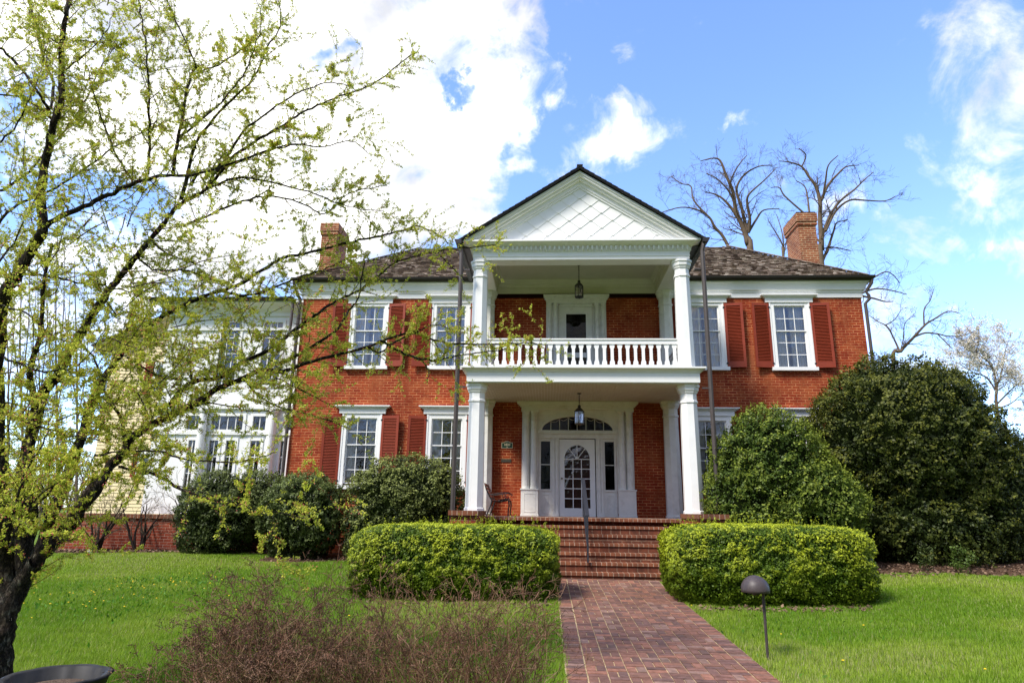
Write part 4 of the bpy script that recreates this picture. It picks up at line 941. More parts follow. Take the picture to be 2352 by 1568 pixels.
# mulch beds
def bed(x0, x1, y0, y1, f0, name='mulch_bed'):
    xs = np.linspace(x0, x1, 60); V = []; F_ = []
    for i, x in enumerate(xs):
        a = f0(x)
        for j in range(7): y = a+(y1-a)*j/6; V.append((x, y, G(x, y)+(.006 if j else -.02)+.02*(j > 0)*random.random()))
    for i in range(59):
        for j in range(6): F_.append((i*7+j, (i+1)*7+j, (i+1)*7+j+1, i*7+j+1))
    me = bpy.data.meshes.new(name); me.from_pydata(V, [], F_); me.materials.append(MAT['mulch']); ob = link(name, me); ob['kind'] = 'structure'
bed(2.8, 14, -3.9, 0, lambda x: -3.8+.15*math.sin(x*2.1)); bed(-15, -7.6, -1, .2, lambda x: -.97+.15*math.sin(x*3)); bed(-7.6, -2.3, -2.4, 0, lambda x: -2.4+.2*math.sin(x*2))
ch = []
for (x0, x1, y0, y1, n) in ((2.9, 10.5, -3.9, -2.6, 1500), (-14, -7.6, -1.0, .1, 1500), (-7.6, -2.6, -2.4, -1.4, 400), (1.5, 4.3, -7.15, -6.7, 350), (-4.2, -.7, -7.1, -6.8, 150)):
    ch.append(np.stack([rng.uniform(x0, x1, n), rng.uniform(y0, y1, n)], 1))
ch = np.concatenate(ch); P3_ = np.stack([ch[:, 0], ch[:, 1], gz(ch[:, 0], ch[:, 1])+rng.uniform(.02, .05, len(ch))], 1); D = rng.normal(size=P3_.shape); D[:, 2] *= .35
o_ = np_mesh('leaf_litter', leaves(P3_, D, rng.uniform(.04, .09, len(ch)), .6), 4, 'twig_brown', None, np.array([.17, .11, .075])*rng.uniform(.3, 1.6, (len(ch), 1))); tag(o_, 'brown dead leaves and bark chips in the planting beds', 'leaf litter', None, 'stuff')

# ================================================================ brick path, laid brick by brick
pm = MB(); pz = lambda x, y: G(.4, y)+.012
BRK = [(.18, .088, .062), (.21, .098, .068), (.16, .080, .060), (.14, .074, .060), (.24, .108, .072), (.17, .084, .064), (.13, .072, .060), (.22, .13, .10)]
def paver(x0, x1, y0, y1):
    g_ = .0055+random.uniform(0, .004); z = pz(0, (y0+y1)/2)+random.uniform(-.003, .004); z1 = pz(0, y1); z0_ = pz(0, y0); dz = random.uniform(-.002, .002)
    k = random.uniform(.85, 1.15); c_ = tuple(v*k for v in random.choice(BRK))
    sk = random.uniform(-.002, .002); a = [(x0+g_, y0+g_+sk), (x1-g_, y0+g_-sk), (x1-g_, y1-g_-sk), (x0+g_, y1-g_+sk)]
    v = [(x, y, G(.4, y)+.02+dz+.0008*random.random()) for x, y in a]; v += [(x+(.004 if i in (0, 3) else -.004)*-1, y, z_-.03) for i, (x, y, z_) in enumerate(v)]
    pm.add(v, [(0, 1, 2, 3), (0, 4, 5, 1), (1, 5, 6, 2), (2, 6, 7, 3), (3, 7, 4, 0)], c_)
y = -12.4
bx0, bx1 = PL+.21, PR-.21; nc = 8; cw = (bx1-bx0)/nc; row = 0
while y < -3.86:
    for c_ in range(nc):
        x = bx0+c_*cw
        if (row+c_) % 2: paver(x, x+cw, y, y+cw/2); paver(x, x+cw, y+cw/2, y+cw)
        else: paver(x, x+cw/2, y, y+cw); paver(x+cw/2, x+cw, y, y+cw)
    y += cw; row += 1
y = -12.4
while y < -3.86:
    paver(PL, PL+.205, y, y+.102); paver(PR-.205, PR, y, y+.102); y += .102
pv = pm.build('brick_path', 'paver', None, colors=True); struct(pv)
sheet('path_bed', np.linspace(PL-.01, PR+.01, 4), list(np.arange(-12.4, -3.6, .4))+[-3.6], 'joint', .009, fn=lambda a, b: gz(a*0+.4, b))
# ================================================================ evergreen shrubs and hedges
def bush(name, label, cat, lobes, n, size, cols, tip_lit_col, group=None, box=None, seed=0, clump=.22, amp=.2, core=True, loc=None, sprig=260):
    """lobes: list of (centre, radii). Leaves sit on a noisy shell and through its outer layer."""
    zb = min(c[2]-r_[2] for c, r_ in lobes); loc = loc or (lobes[0][0][0], lobes[0][0][1], G(lobes[0][0][0], lobes[0][0][1]))
    t_ = thing(name, label, cat, loc, group); P = []; Nn = []; Tp = []; Rg = []; Nd = []
    area = [r_[0]*r_[1]+r_[1]*r_[2]+r_[0]*r_[2] for c, r_ in lobes]
    for (c, r_), a in zip(lobes, area):
        m = int(n*a/sum(area)*1.35); d = unit(rng.normal(size=(m, 3))); c = np.array(c); r_ = np.array(r_)
        if box: # squarish: superellipsoid
            p_ = box; nrm = (np.abs(d)**p_).sum(1, keepdims=True)**(1/p_); e_ = d/nrm
        else: e_ = d
        p = c+e_*r_
        nz_ = fbm(p/clump+seed, 3)-.5; nz2_ = fbm(p/(clump*.33)+seed+9, 2)-.5; lo = fbm(p/(clump*3)+seed+4, 2)-.5
        rg = np.clip((nz_+.06)*6, -1, 1)
        f_ = 1+(lo*1.3*amp+rg*.55*amp+nz2_*amp*1.3)/(r_.mean()*.9)
        dep = rng.random(m)**2.0*.14/r_.mean()
        p = c+e_*r_*(f_-dep)[:, None]
        nr = unit(e_/r_)
        gr = np.stack([np.clip((fbm((p+np.eye(3)[k]*.03)/clump+seed, 3)-.44)*6, -1, 1)-np.clip((fbm((p-np.eye(3)[k]*.03)/clump+seed, 3)-.44)*6, -1, 1) for k in range(3)], 1)*amp*.55/.06
        gr = gr-nr*(gr*nr).sum(1, keepdims=True); Nd.append(unit(nr-gr*.9))
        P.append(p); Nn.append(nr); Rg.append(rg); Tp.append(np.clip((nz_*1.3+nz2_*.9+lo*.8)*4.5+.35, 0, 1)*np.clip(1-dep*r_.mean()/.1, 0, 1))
    P = np.concatenate(P); Nn = np.concatenate(Nn); Tp = np.concatenate(Tp)
    keep = np.ones(len(P), bool)
    for c, r_ in lobes:     # drop leaves deep inside another lobe
        q = (((P-np.array(c))/np.array(r_))**(2 if not box else 2))
        if not box: keep &= q.sum(1) > .55
    RG = np.concatenate(Rg); keep &= rng.random(len(P)) > np.clip(-RG*1.1-.1, 0, .82)*(.35 if box else 1)
    keep &= P[:, 2] > gz(P[:, 0], P[:, 1])-.02
    Nd = np.concatenate(Nd)[keep]; P, Nn, Tp = P[keep], Nn[keep], Tp[keep]
    D = unit(Nn*1.0+rng.normal(size=P.shape)*.75+np.array([0, 0, .45]))
    s_ = size*rng.uniform(.6, 1.35, len(P))
    cols = np.array(cols); ci = cols[rng.integers(0, len(cols), len(P))]; tw = (Tp*np.clip(Nd[:, 2]*.7+.4, .12, 1)*rng.uniform(.6, 1.05, len(P)))[:, None]  # tip colour favours up-facing leaves: lit tops painted in along with new growth
    cc_ = (ci*(1-tw)+np.array(tip_lit_col)*tw)*rng.uniform(.85, 1.2, (len(P), 1))
    NN = unit(Nd+rng.normal(size=P.shape)*.38)
    if sprig:
        top = np.where(Nn[:, 2] > .25)[0]; ii = rng.choice(top, sprig); S0 = np.repeat(P[ii], 14, 0); hgt = np.repeat(rng.uniform(.05, .15, sprig), 14)*rng.random(14*sprig)
        sd_ = np.repeat(rng.normal(0, .25, (sprig, 3))+[0, 0, 1]+Nn[ii]*.4, 14, 0); S0 = S0+sd_*hgt[:, None]
        P = np.concatenate([P, S0]); D = np.concatenate([D, unit(rng.normal(size=S0.shape)+[0, 0, .7])]); s_ = np.concatenate([s_, size*rng.uniform(.5, .9, len(S0))]); cc_ = np.concatenate([cc_, (np.array(tip_lit_col)*.8+.2*np.array(cols[0]))*rng.uniform(.6, 1.15, (len(S0), 1))])
    k0 = len(NN); LV = np.concatenate([leaves_n(P[:k0], NN, D[:k0], s_[:k0], .62), leaves(P[k0:], D[k0:], s_[k0:], .55)]) if len(P) > k0 else leaves_n(P, NN, D, s_, .62)
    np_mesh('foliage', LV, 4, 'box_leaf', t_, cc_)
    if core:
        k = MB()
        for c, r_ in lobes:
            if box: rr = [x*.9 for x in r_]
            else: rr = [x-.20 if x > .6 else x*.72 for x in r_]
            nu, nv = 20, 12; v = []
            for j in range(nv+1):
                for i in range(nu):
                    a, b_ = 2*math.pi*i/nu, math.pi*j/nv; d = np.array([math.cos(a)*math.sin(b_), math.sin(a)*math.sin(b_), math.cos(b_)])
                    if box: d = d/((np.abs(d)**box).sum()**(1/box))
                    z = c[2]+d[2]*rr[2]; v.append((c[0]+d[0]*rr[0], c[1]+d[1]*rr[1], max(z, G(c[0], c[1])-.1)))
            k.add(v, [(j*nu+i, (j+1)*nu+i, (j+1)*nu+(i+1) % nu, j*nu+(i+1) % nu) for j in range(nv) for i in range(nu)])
        k.build('shade_core', 'core', t_, smooth=True)  # near-black shell that paints the shade between the leaf clumps
    return t_
DK = [(.026, .040, .008), (.036, .052, .010), (.018, .030, .007), (.046, .064, .014)]
MD = [(.055, .095, .013), (.075, .12, .016), (.040, .07, .010)]
HG = [(.065, .115, .006), (.085, .14, .008), (.05, .09, .005)]
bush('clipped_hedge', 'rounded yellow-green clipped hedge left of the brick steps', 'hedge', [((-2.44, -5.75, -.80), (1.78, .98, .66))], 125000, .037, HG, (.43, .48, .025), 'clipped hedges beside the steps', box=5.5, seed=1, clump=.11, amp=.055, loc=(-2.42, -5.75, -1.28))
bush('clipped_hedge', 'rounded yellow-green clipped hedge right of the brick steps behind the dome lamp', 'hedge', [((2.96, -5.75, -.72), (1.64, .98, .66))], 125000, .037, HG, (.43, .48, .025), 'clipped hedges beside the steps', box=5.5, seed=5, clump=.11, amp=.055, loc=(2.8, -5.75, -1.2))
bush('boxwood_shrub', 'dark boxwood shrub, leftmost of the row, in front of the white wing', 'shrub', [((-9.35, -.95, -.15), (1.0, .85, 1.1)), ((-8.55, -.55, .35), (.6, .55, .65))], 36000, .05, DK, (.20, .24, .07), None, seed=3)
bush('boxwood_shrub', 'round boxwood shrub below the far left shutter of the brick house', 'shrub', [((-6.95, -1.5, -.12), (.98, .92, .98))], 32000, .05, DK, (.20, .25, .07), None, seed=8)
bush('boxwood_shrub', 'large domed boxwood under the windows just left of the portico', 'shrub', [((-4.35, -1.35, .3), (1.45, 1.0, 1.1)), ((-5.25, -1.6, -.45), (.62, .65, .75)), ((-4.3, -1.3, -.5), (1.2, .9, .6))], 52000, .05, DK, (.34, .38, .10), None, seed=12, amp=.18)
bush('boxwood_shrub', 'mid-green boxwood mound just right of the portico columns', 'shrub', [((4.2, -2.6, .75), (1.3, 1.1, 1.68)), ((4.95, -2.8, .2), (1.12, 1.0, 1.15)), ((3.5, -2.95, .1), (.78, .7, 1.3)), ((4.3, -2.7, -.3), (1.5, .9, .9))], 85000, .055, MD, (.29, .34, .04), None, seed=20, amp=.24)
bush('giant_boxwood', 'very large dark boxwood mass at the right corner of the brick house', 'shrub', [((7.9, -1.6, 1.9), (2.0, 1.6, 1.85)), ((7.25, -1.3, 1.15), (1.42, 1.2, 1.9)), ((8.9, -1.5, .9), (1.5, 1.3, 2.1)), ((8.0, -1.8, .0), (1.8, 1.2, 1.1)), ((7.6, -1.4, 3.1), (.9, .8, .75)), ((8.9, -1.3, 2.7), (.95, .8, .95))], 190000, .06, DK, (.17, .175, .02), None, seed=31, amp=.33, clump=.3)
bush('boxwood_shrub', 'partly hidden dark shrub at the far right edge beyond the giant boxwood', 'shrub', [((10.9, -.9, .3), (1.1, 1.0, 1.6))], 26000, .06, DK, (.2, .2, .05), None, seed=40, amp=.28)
bush('seedling_shrub', 'tiny shrub seedling in the mulch in front of the giant boxwood', 'shrub', [((7.75, -3.35, -.72), (.2, .15, .2))], 900, .04, MD, (.14, .2, .05), None, seed=44, core=False, sprig=0)
bush('seedling_shrub', 'tiny dark seedling in the mulch nearer the right hedge', 'shrub', [((7.05, -3.3, -.74), (.12, .1, .16))], 400, .04, DK, (.1, .14, .04), None, seed=47, core=False, sprig=0)
# sprigs that stand proud of the hedge tops
for (cx_, cz_, seed_, zz) in ((-2.42, -5.75, 0, 0.02), (2.8, -5.75, 1, .13)):
    pass

# ================================================================ woody plants
class Wood:
    def __init__(s): s.mb = MB(); s.tips = []; s.V = []; s.ends = []
    def tube(s, pts, r, n=5, col=None): s.mb.tube(pts, r, n, col, cap=False)
def smooth_pts(pts, k=4):
    P = [Vector(p) for p in pts]; out = []
    for i in range(len(P)-1):
        p0, p1, p2, p3 = P[max(i-1, 0)], P[i], P[i+1], P[min(i+2, len(P)-1)]
        for j in range(k):
            t_ = j/k; out.append(.5*((2*p1)+(p2-p0)*t_+(2*p0-5*p1+4*p2-p3)*t_*t_+(3*p1-p0-3*p2+p3)*t_**3))
    out.append(P[-1]); return out
def rv(s=1): return Vector((random.gauss(0, s), random.gauss(0, s), random.gauss(0, s)))
def grow(p, d, L_, r, lvl, out, wob=.25, up=.15, split=(3, 6), nodes=None, minr=.0008, ratio=.5, spread=.9):
    """random branch; out gets (pts, radii)"""
    n = max(3, int(L_/.12)) if lvl else max(3, int(L_/.15)); pts = [p.copy()]; d = d.normalized(); st_ = L_/n
    for i in range(n):
        d = (d+rv(wob*.35)+Vector((0, 0, up*.12))).normalized(); pts.append(pts[-1]+d*st_)
    rr = [max(r*(1-.75*i/n), minr) for i in range(n+1)]; out.append((pts, rr, lvl))
    if lvl <= 0: return
    k = random.randint(*split)
    for j in range(k):
        i = random.randint(max(1, n//5), n); dd = (pts[i]-pts[i-1]).normalized(); side = rv().cross(dd).normalized()
        grow(pts[i], (dd*random.uniform(.5, 1)+side*spread*random.uniform(.5, 1.1)), L_*random.uniform(ratio*.7, ratio*1.3), rr[i]*.65, lvl-1, out, wob, up, split, nodes, minr, ratio, spread)

# ---- the crab apple in young leaf, lower left
TY = -12.6
LIMBS = [  # (pixel path, width at start/end in px, depth at start/end, twigginess)
 ([(-34, 1680), (-26, 1600), (-16, 1540), (-2, 1470), (14, 1410), (38, 1350), (80, 1292)], 124, 32, 0, 0, 0, 1),
 ([(10, 1410), (42, 1350), (92, 1278), (150, 1215), (205, 1140), (255, 1070), (290, 1035), (310, 1000), (370, 965), (450, 925), (500, 893), (560, 868), (600, 850), (650, 853), (694, 837), (773, 815), (846, 796), (878, 782), (948, 764), (1010, 785), (1070, 790), (1139, 790), (1205, 787), (1243, 791)], 46, 3, 0, 1.3, 1, 1),
 ([(22, 1400), (10, 1300), (8, 1200), (-5, 1050), (-10, 900), (-5, 760), (14, 667), (35, 639), (67, 579), (98, 527), (93, 457), (102, 387), (120, 299), (141, 229), (141, 165), (141, 105), (151, 35), (165, -20)], 46, 13, 0, -.5, 1, 1),
 ([(58, 1320), (52, 1250), (50, 1150), (62, 1050), (95, 910), (134, 860), (162, 804), (197, 748), (246, 671), (267, 646), (316, 586), (345, 551), (387, 499), (415, 468), (475, 432), (541, 355), (611, 312), (664, 279), (705, 254), (767, 226), (829, 205), (870, 185), (911, 152), (951, 119)], 44, 3, .3, .8, 1, 1),
 ([(95, 1270), (120, 1180), (160, 1080), (200, 960), (225, 885), (246, 857), (274, 818), (292, 797), (327, 762), (380, 723), (439, 692), (503, 670), (560, 680), (610, 668), (640, 655), (694, 635), (740, 620), (787, 600), (817, 583)], 34, 3, .2, 1.0, 1, 1),
 ([(490, 672), (545, 655), (600, 622), (650, 594), (729, 575), (802, 557), (861, 545), (919, 531), (963, 520), (1010, 540), (1030, 560)], 10, 3, .9, 1.3, 1, 1),
 ([(387, 934), (397, 920), (432, 882), (500, 868), (527, 850), (580, 822), (625, 800), (664, 767), (694, 746), (729, 720), (773, 690), (817, 670), (860, 640), (905, 605), (925, 597), (1001, 576), (1060, 570), (1140, 563)], 16, 3, .7, 1.4, 1, 1),
 ([(640, 838), (700, 805), (770, 761), (802, 714), (823, 682), (832, 630), (840, 576)], 9, 2.5, .8, 1.1, 1, 1),
 ([(1001, 576), (1022, 597), (1045, 620), (1066, 641)], 4, 2, 1.3, 1.4, 1, .8),
 ([(876, 782), (919, 808), (963, 822), (1000, 830), (1036, 820), (1110, 808), (1170, 800)], 7, 2.5, .9, 1.2, 1, 1),
 ([(846, 796), (870, 810), (900, 790), (960, 760), (1000, 745), (1040, 760)], 6, 2, .8, 1.0, 1, 1),
 ([(963, 822), (985, 850), (980, 880)], 4, 2, 1, 1, 1, .8),
 ([(105, 517), (176, 482), (246, 450), (316, 418), (380, 404), (457, 401), (527, 376), (633, 341), (700, 330)], 18, 4, -.3, -.1, 1, 1),
 ([(397, 401), (411, 316), (425, 229), (440, 172), (447, 148), (422, 88), (394, 25), (380, -20)], 10, 3, -.2, -.4, 1, 1),
 ([(341, 401), (343, 316), (341, 229), (338, 141), (327, 60), (318, -10)], 8, 4, -.2, -.6, 1, 1),
 ([(302, 415), (260, 341), (225, 246), (211, 197), (200, 150)], 7, 2, -.2, -.6, 1, 1),
 ([(475, 432), (505, 380), (525, 357), (560, 300), (611, 262), (677, 217), (720, 200), (763, 189), (816, 205)], 11, 2.5, .5, .7, 1, 1),
 ([(415, 460), (440, 360), (459, 312), (521, 242), (582, 180), (615, 107), (644, 61), (640, 0)], 12, 3, .4, 0, 1, 1),
 ([(440, 425), (459, 398), (525, 381), (603, 353), (664, 332), (746, 336), (808, 324), (845, 353)], 9, 2, .5, .9, 1, 1),
 ([(430, 460), (459, 443), (541, 410), (623, 418), (726, 447), (779, 468), (829, 480), (880, 484)], 9, 2, .5, 1.0, 1, 1),
 ([(440, 510), (459, 503), (541, 468), (620, 450), (700, 470), (746, 492), (800, 445), (860, 430), (890, 425)], 7, 2, .5, 1.0, 1, 1),
 ([(440, 172), (500, 150), (560, 110), (590, 80)], 6, 2, -.3, 0, 1, 1),
 ([(411, 316), (470, 270), (530, 210), (570, 150), (600, 60), (590, 0)], 7, 2, 0, -.4, 1, 1),
 ([(63, -10), (84, 70), (105, 148), (123, 190), (118, 250)], 7, 9, .5, -.2, 1, 1),
 ([(0, 109), (46, 155), (88, 211), (116, 260)], 8, 10, -.6, -.4, 1, 1),
 ([(-10, 215), (50, 225), (90, 250), (118, 275)], 5, 6, -.8, -.4, 1, 1),
 ([(141, 165), (190, 130), (240, 80), (260, 30)], 5, 2, -.4, -.5, 1, 1),
 ([(160, 95), (210, 95), (260, 110), (310, 150), (345, 170)], 5, 2, -.4, -.3, 1, 1),
 ([(0, 440), (60, 400), (95, 360), (150, 300), (190, 240), (230, 160), (270, 100)], 8, 3, .3, .3, 1, 1),
 ([(-10, 520), (40, 470), (110, 440), (190, 390), (260, 340), (330, 300), (370, 270)], 9, 3, .5, .5, 1, 1),
 ([(60, 1300), (75, 1200), (60, 1080), (80, 960), (70, 850), (95, 760), (100, 650), (120, 560)], 30, 8, .5, 0, 1, 1),
 ([(53, 628), (123, 635), (176, 649), (230, 655), (281, 667), (340, 670)], 7, 3, -.2, .1, 1, 1),
 ([(316, 586), (352, 618), (422, 621), (492, 642), (520, 660)], 6, 3, .4, .6, 1, 1),
 ([(345, 551), (380, 580), (430, 600), (470, 610)], 6, 2, .4, .5, 1, 1),
 ([(290, 1035), (277, 960), (240, 900), (220, 830), (180, 780)], 11, 4, .2, 0, 1, 1),
 ([(395, 950), (415, 900), (440, 885), (436, 840), (432, 828)], 8, 6, .3, .4, 1, .8),
 ([(270, 1072), (352, 1089), (437, 1131), (501, 1149), (580, 1167), (651, 1178), (700, 1190)], 9, 2.5, -.3, -.6, 1, .7),
 ([(217, 1046), (274, 1037), (366, 1035), (437, 1057), (544, 1060), (600, 1050), (633, 1037)], 6, 2, -.3, -.7, 1, .8),
 ([(0, 940), (60, 965), (110, 985), (160, 1000), (230, 1010)], 9, 3, -.5, -.6, 1, 1),
 ([(292, 820), (340, 850), (390, 870), (470, 860)], 7, 2, .3, .5, 1, 1),
 ([(560, 868), (590, 905), (640, 935), (700, 948), (780, 975), (800, 985)], 6, 2, .7, .8, 1, 1),
 ([(600, 850), (660, 880), (720, 910), (770, 935)], 4, 2, .7, .8, 1, 1),
 ([(450, 925), (520, 930), (580, 945), (640, 940)], 5, 2, .4, .5, 1, 1),
 ([(0, 700), (60, 720), (120, 770), (200, 800)], 7, 2, -.5, -.3, 1, 1),
 ([(10, 820), (80, 850), (140, 850), (190, 830), (240, 760)], 7, 2, -.6, -.5, 1, 1),
 ([(-10, 610), (30, 560), (60, 500), (100, 420)], 7, 2, -.6, -.6, 1, 1),
 ([(-10, 330), (30, 300), (60, 240), (90, 170), (110, 90)], 6, 2, -.7, -.7, 1, 1),
 ([(60, 1180), (120, 1120), (150, 1050), (190, 1000), (260, 960)], 8, 2, -.3, -.4, 1, 1),
 ([(20, 1250), (60, 1180), (110, 1120), (170, 1090)], 6, 2, -.8, -.9, 1, .8),
 ([(130, 1235), (160, 1240), (190, 1220), (205, 1200)], 4, 2, -.1, -.2, 1, .8),
 ([(30, 1180), (60, 1080), (100, 1020), (120, 950)], 7, 2, -1.0, -1.0, 1, 1),
]
mat('bark_twig', (.06, .042, .03), .9, .1, var=.3, vscale=25)
tree = thing('crab_apple_tree', 'spreading crab apple tree in young yellow-green leaf at the left, its branches crossing the house', 'tree', (at(15, 1600, TY).x, TY, G(-4.5, TY)))
trk = Wood(); tw = []; nodesP = []; nodesD = []
def px_r(w, Y): return w/2/F_PX*(Y-CAM.y)*(.97 if Y > 0 else .88)
for (path, w0, w1, d0, d1, twg, dens_) in LIMBS:
    n = len(path); P = []; rr = []
    for i, (a, b) in enumerate(path):
        t_ = i/(n-1); Y_ = TY+d0+(d1-d0)*t_+.06*math.sin(i*1.7+a*.02)*(1 if twg else 0); P.append(at(a, b, Y_)); rr.append(px_r((w0*(max(w1, 2)/w0)**t_) *(1+.12*math.sin(math.pi*min(1, t_*1.1))) if w0/w1 > 3.5 else w0+(w1-w0)*t_, Y_))
    Ps = smooth_pts(P, 5); Rs = [rr[min(int(i/5), n-2)]*(1-(i % 5)/5)+rr[min(int(i/5)+1, n-1)]*((i % 5)/5) for i in range(len(Ps))]; Rs[-1] = rr[-1]
    Rs = [r_*(1+.07*math.sin(i*1.3+a)) for i, r_ in enumerate(Rs)]
    Ps = [p+rv(.005 if w0 < 40 else .004) for p in Ps]
    trk.tube(Ps, Rs, 18 if w0 > 25 else 6)
    if not twg: continue
    # twigs
    acc = 0
    for i in range(1, len(Ps)):
        seg = (Ps[i]-Ps[i-1]); acc += seg.length; rhere = Rs[i]
        if rhere > .07: continue
        nodesP.append(Ps[i]+rv(.01)) if rhere < .02 else None
        if rhere < .02: nodesD.append(rv(.6)+seg.normalized()*.2)
        while acc > .078/dens_:
            acc -= .078/dens_*random.uniform(.8, 1.4)
            if acc > .4: acc = 0
            d_ = seg.normalized(); side = rv().cross(d_).normalized(); dd = d_*random.uniform(.2, 1.0)+side*random.uniform(.5, 1)+Vector((0, 0, .25)); L_ = random.uniform(.10, .42)*(1 if rhere < .03 else .8)
            grow(Ps[i], dd, L_, min(.0055, rhere*.5), 1 if random.random() < .75 else 2, tw, wob=.32, up=.25, split=(1, 4), ratio=.6, minr=.0013)
# extra hanging and inner twigs in the dense left part
for _ in range(105):
    u_p = random.uniform(-30, 420); v_p = random.uniform(470, 1200)
    if v_p > 980 and (u_p > 300 or random.random() < .6): continue
    p = at(u_p, v_p, TY+random.uniform(-.9, 1.1)); grow(p, Vector((random.gauss(.25, .6), random.gauss(0, .5), random.gauss(.1, .6))), random.uniform(.35, .8), .006, 2, tw, wob=.35, up=.1, split=(2, 4), ratio=.5, minr=.0013)
for _ in range(60):
    u_p = random.uniform(-30, 420); v_p = random.uniform(0, 470)
    p = at(u_p, v_p, TY+random.uniform(-.8, .8)); grow(p, Vector((random.gauss(.15, .6), random.gauss(0, .5), random.gauss(.3, .5))), random.uniform(.3, .6), .005, 2, tw, wob=.35, up=.1, split=(1, 3), ratio=.5, minr=.0013)
for _ in range(95):
    u_p = random.uniform(300, 690); v_p = random.uniform(660, 920)
    p = at(u_p, v_p, TY+random.uniform(-.2, 1.3)); grow(p, Vector((random.gauss(.25, .5), random.gauss(0, .5), random.gauss(.1, .5))), random.uniform(.2, .5), .0045, 2, tw, wob=.35, up=.1, split=(1, 3), ratio=.5, minr=.0013)
for _ in range(60):
    u_p = random.uniform(190, 430); v_p = random.uniform(700, 1060)
    p = at(u_p, v_p, TY+random.uniform(-.5, .9)); grow(p, Vector((random.gauss(.25, .5), random.gauss(0, .5), random.gauss(.1, .5))), random.uniform(.2, .45), .004, 2, tw, wob=.35, up=.1, split=(1, 3), ratio=.5, minr=.0013)
vv = np.array([tuple(v) for v in trk.mb.v]); low = np.clip((1.2-vv[:, 2])/2.0, 0, 1)[:, None]
dn = np.stack([fbm(vv*[11, 11, 5]+k*9, 3) for k in range(3)], 1)-.5; vv = vv+dn*low*.085*np.clip((-3.0-vv[:, :1])/1.2, 0.1, 1); trk.mb.v = [tuple(v) for v in vv.tolist()]
trk.mb.build('trunk', 'bark', tree, smooth=True)
m_ = MB()
for pts, rr, lv in tw:
    m_.tube(pts, rr, 3 if rr[0] < .004 else 4, None, cap=False)
    L_ = 0
    for i in range(1, len(pts)):
        for q in range(3):
            if random.random() < .97: nodesP.append(pts[i-1].lerp(pts[i], random.random())); nodesD.append((pts[i]-pts[i-1]).normalized()*.5+rv(.55)+Vector((0, 0, .2)))
m_.build('twigs', 'bark_twig', tree)
NP = np.array([tuple(p) for p in nodesP]); ND = unit(np.array([tuple(p) for p in nodesD])); print('leaf nodes', len(NP))
K = 6; P = np.repeat(NP, K, 0)+rng.normal(0, .006, (len(NP)*K, 3)); D = np.repeat(ND, K, 0)+rng.normal(0, .65, (len(P), 3))
tone = np.repeat(rng.random((len(NP), 1)), K, 0); c1, c2, c3 = np.array([.48, .54, .05]), np.array([.76, .72, .12]), np.array([.30, .38, .03])
cols = c1*(1-tone)+c2*tone; cols = np.where(rng.random((len(P), 1)) < .2, c3, cols)*rng.uniform(.75, 1.2, (len(P), 1))
np_mesh('leaves', leaves(P, D, rng.uniform(.011, .027, len(P)), .44), 4, 'leaf', tree, cols)
sel = rng.random(len(NP)) < .22; B = np.repeat(NP[sel], 4, 0)+rng.normal(0, .012, (sel.sum()*4, 3)); D = rng.normal(size=B.shape)
mat('bud', (.50, .10, .09), .5, .3)
np_mesh('flower_buds', leaves(B, D, rng.uniform(.007, .013, len(B)), .8), 4, 'bud', tree)

# ---- traced bare trees behind the house
def bare(name, label, cat, limbs, Y0, tf, m='bark_grey', lvl=3, Lf=2.4, dens_=1.0, base=None, group=None, rmin=.009, loc=None, spread=.9):
    pts0 = at(*tf(limbs[0][0][0]), Y0); t_ = thing(name, label, cat, (pts0.x, Y0, G(pts0.x, Y0)), group)
    W_ = MB(); T2 = []
    for k, (path, w0, w1) in enumerate(limbs):
        dz = random.uniform(-1.2, 1.2) if k else 0
        P = [at(*tf(p), Y0+dz*i/max(1, len(path)-1)) for i, p in enumerate(path)]; n = len(P)
        if k == 0: P = [Vector((P[0].x, Y0, G(P[0].x, Y0)-.1))]+P; 
        rr = [px_r(w0+(w1-w0)*i/(n-1), Y0) for i in range(n)]
        if k == 0: rr = [rr[0]*1.25]+rr
        Ps = smooth_pts(P, 4); m_n = len(rr); Rs = [rr[min(i//4, m_n-2)]*(1-(i % 4)/4)+rr[min(i//4+1, m_n-1)]*((i % 4)/4) for i in range(len(Ps))]; Rs[-1] = rr[-1]
        W_.tube(Ps, Rs, 7, cap=False)
        i0 = 5 if k == 0 else 2
        for i in range(i0, len(Ps)):
            if Ps[i].z < 6 and Y0 > 5 and k == 0: continue
            for _ in range(1 if random.random() < dens_ else 0):
                d_ = (Ps[i]-Ps[i-1]).normalized(); side = rv().cross(d_).normalized()
                frac = i/len(Ps); grow(Ps[i], d_*.6+side*random.uniform(.4, 1)+Vector((0, 0, .2)), Lf*random.uniform(.35, 1)*(1.1-.6*frac), max(Rs[i]*.4, rmin*1.2), lvl-1, T2, wob=.48, up=.25, split=(3, 5), ratio=.55, minr=rmin*.5, spread=spread)
    W_.build('trunk', m, t_, smooth=True); m_ = MB()
    for pts, rr, lv in T2: m_.tube(pts, rr, 3, None, cap=False)
    m_.build('crown', 'bark_dark' if m != 'bark_grey' else m, t_)
    return t_, T2
z5 = lambda p: (p[0]*.3222+1516, p[1]*.3222+321.6)
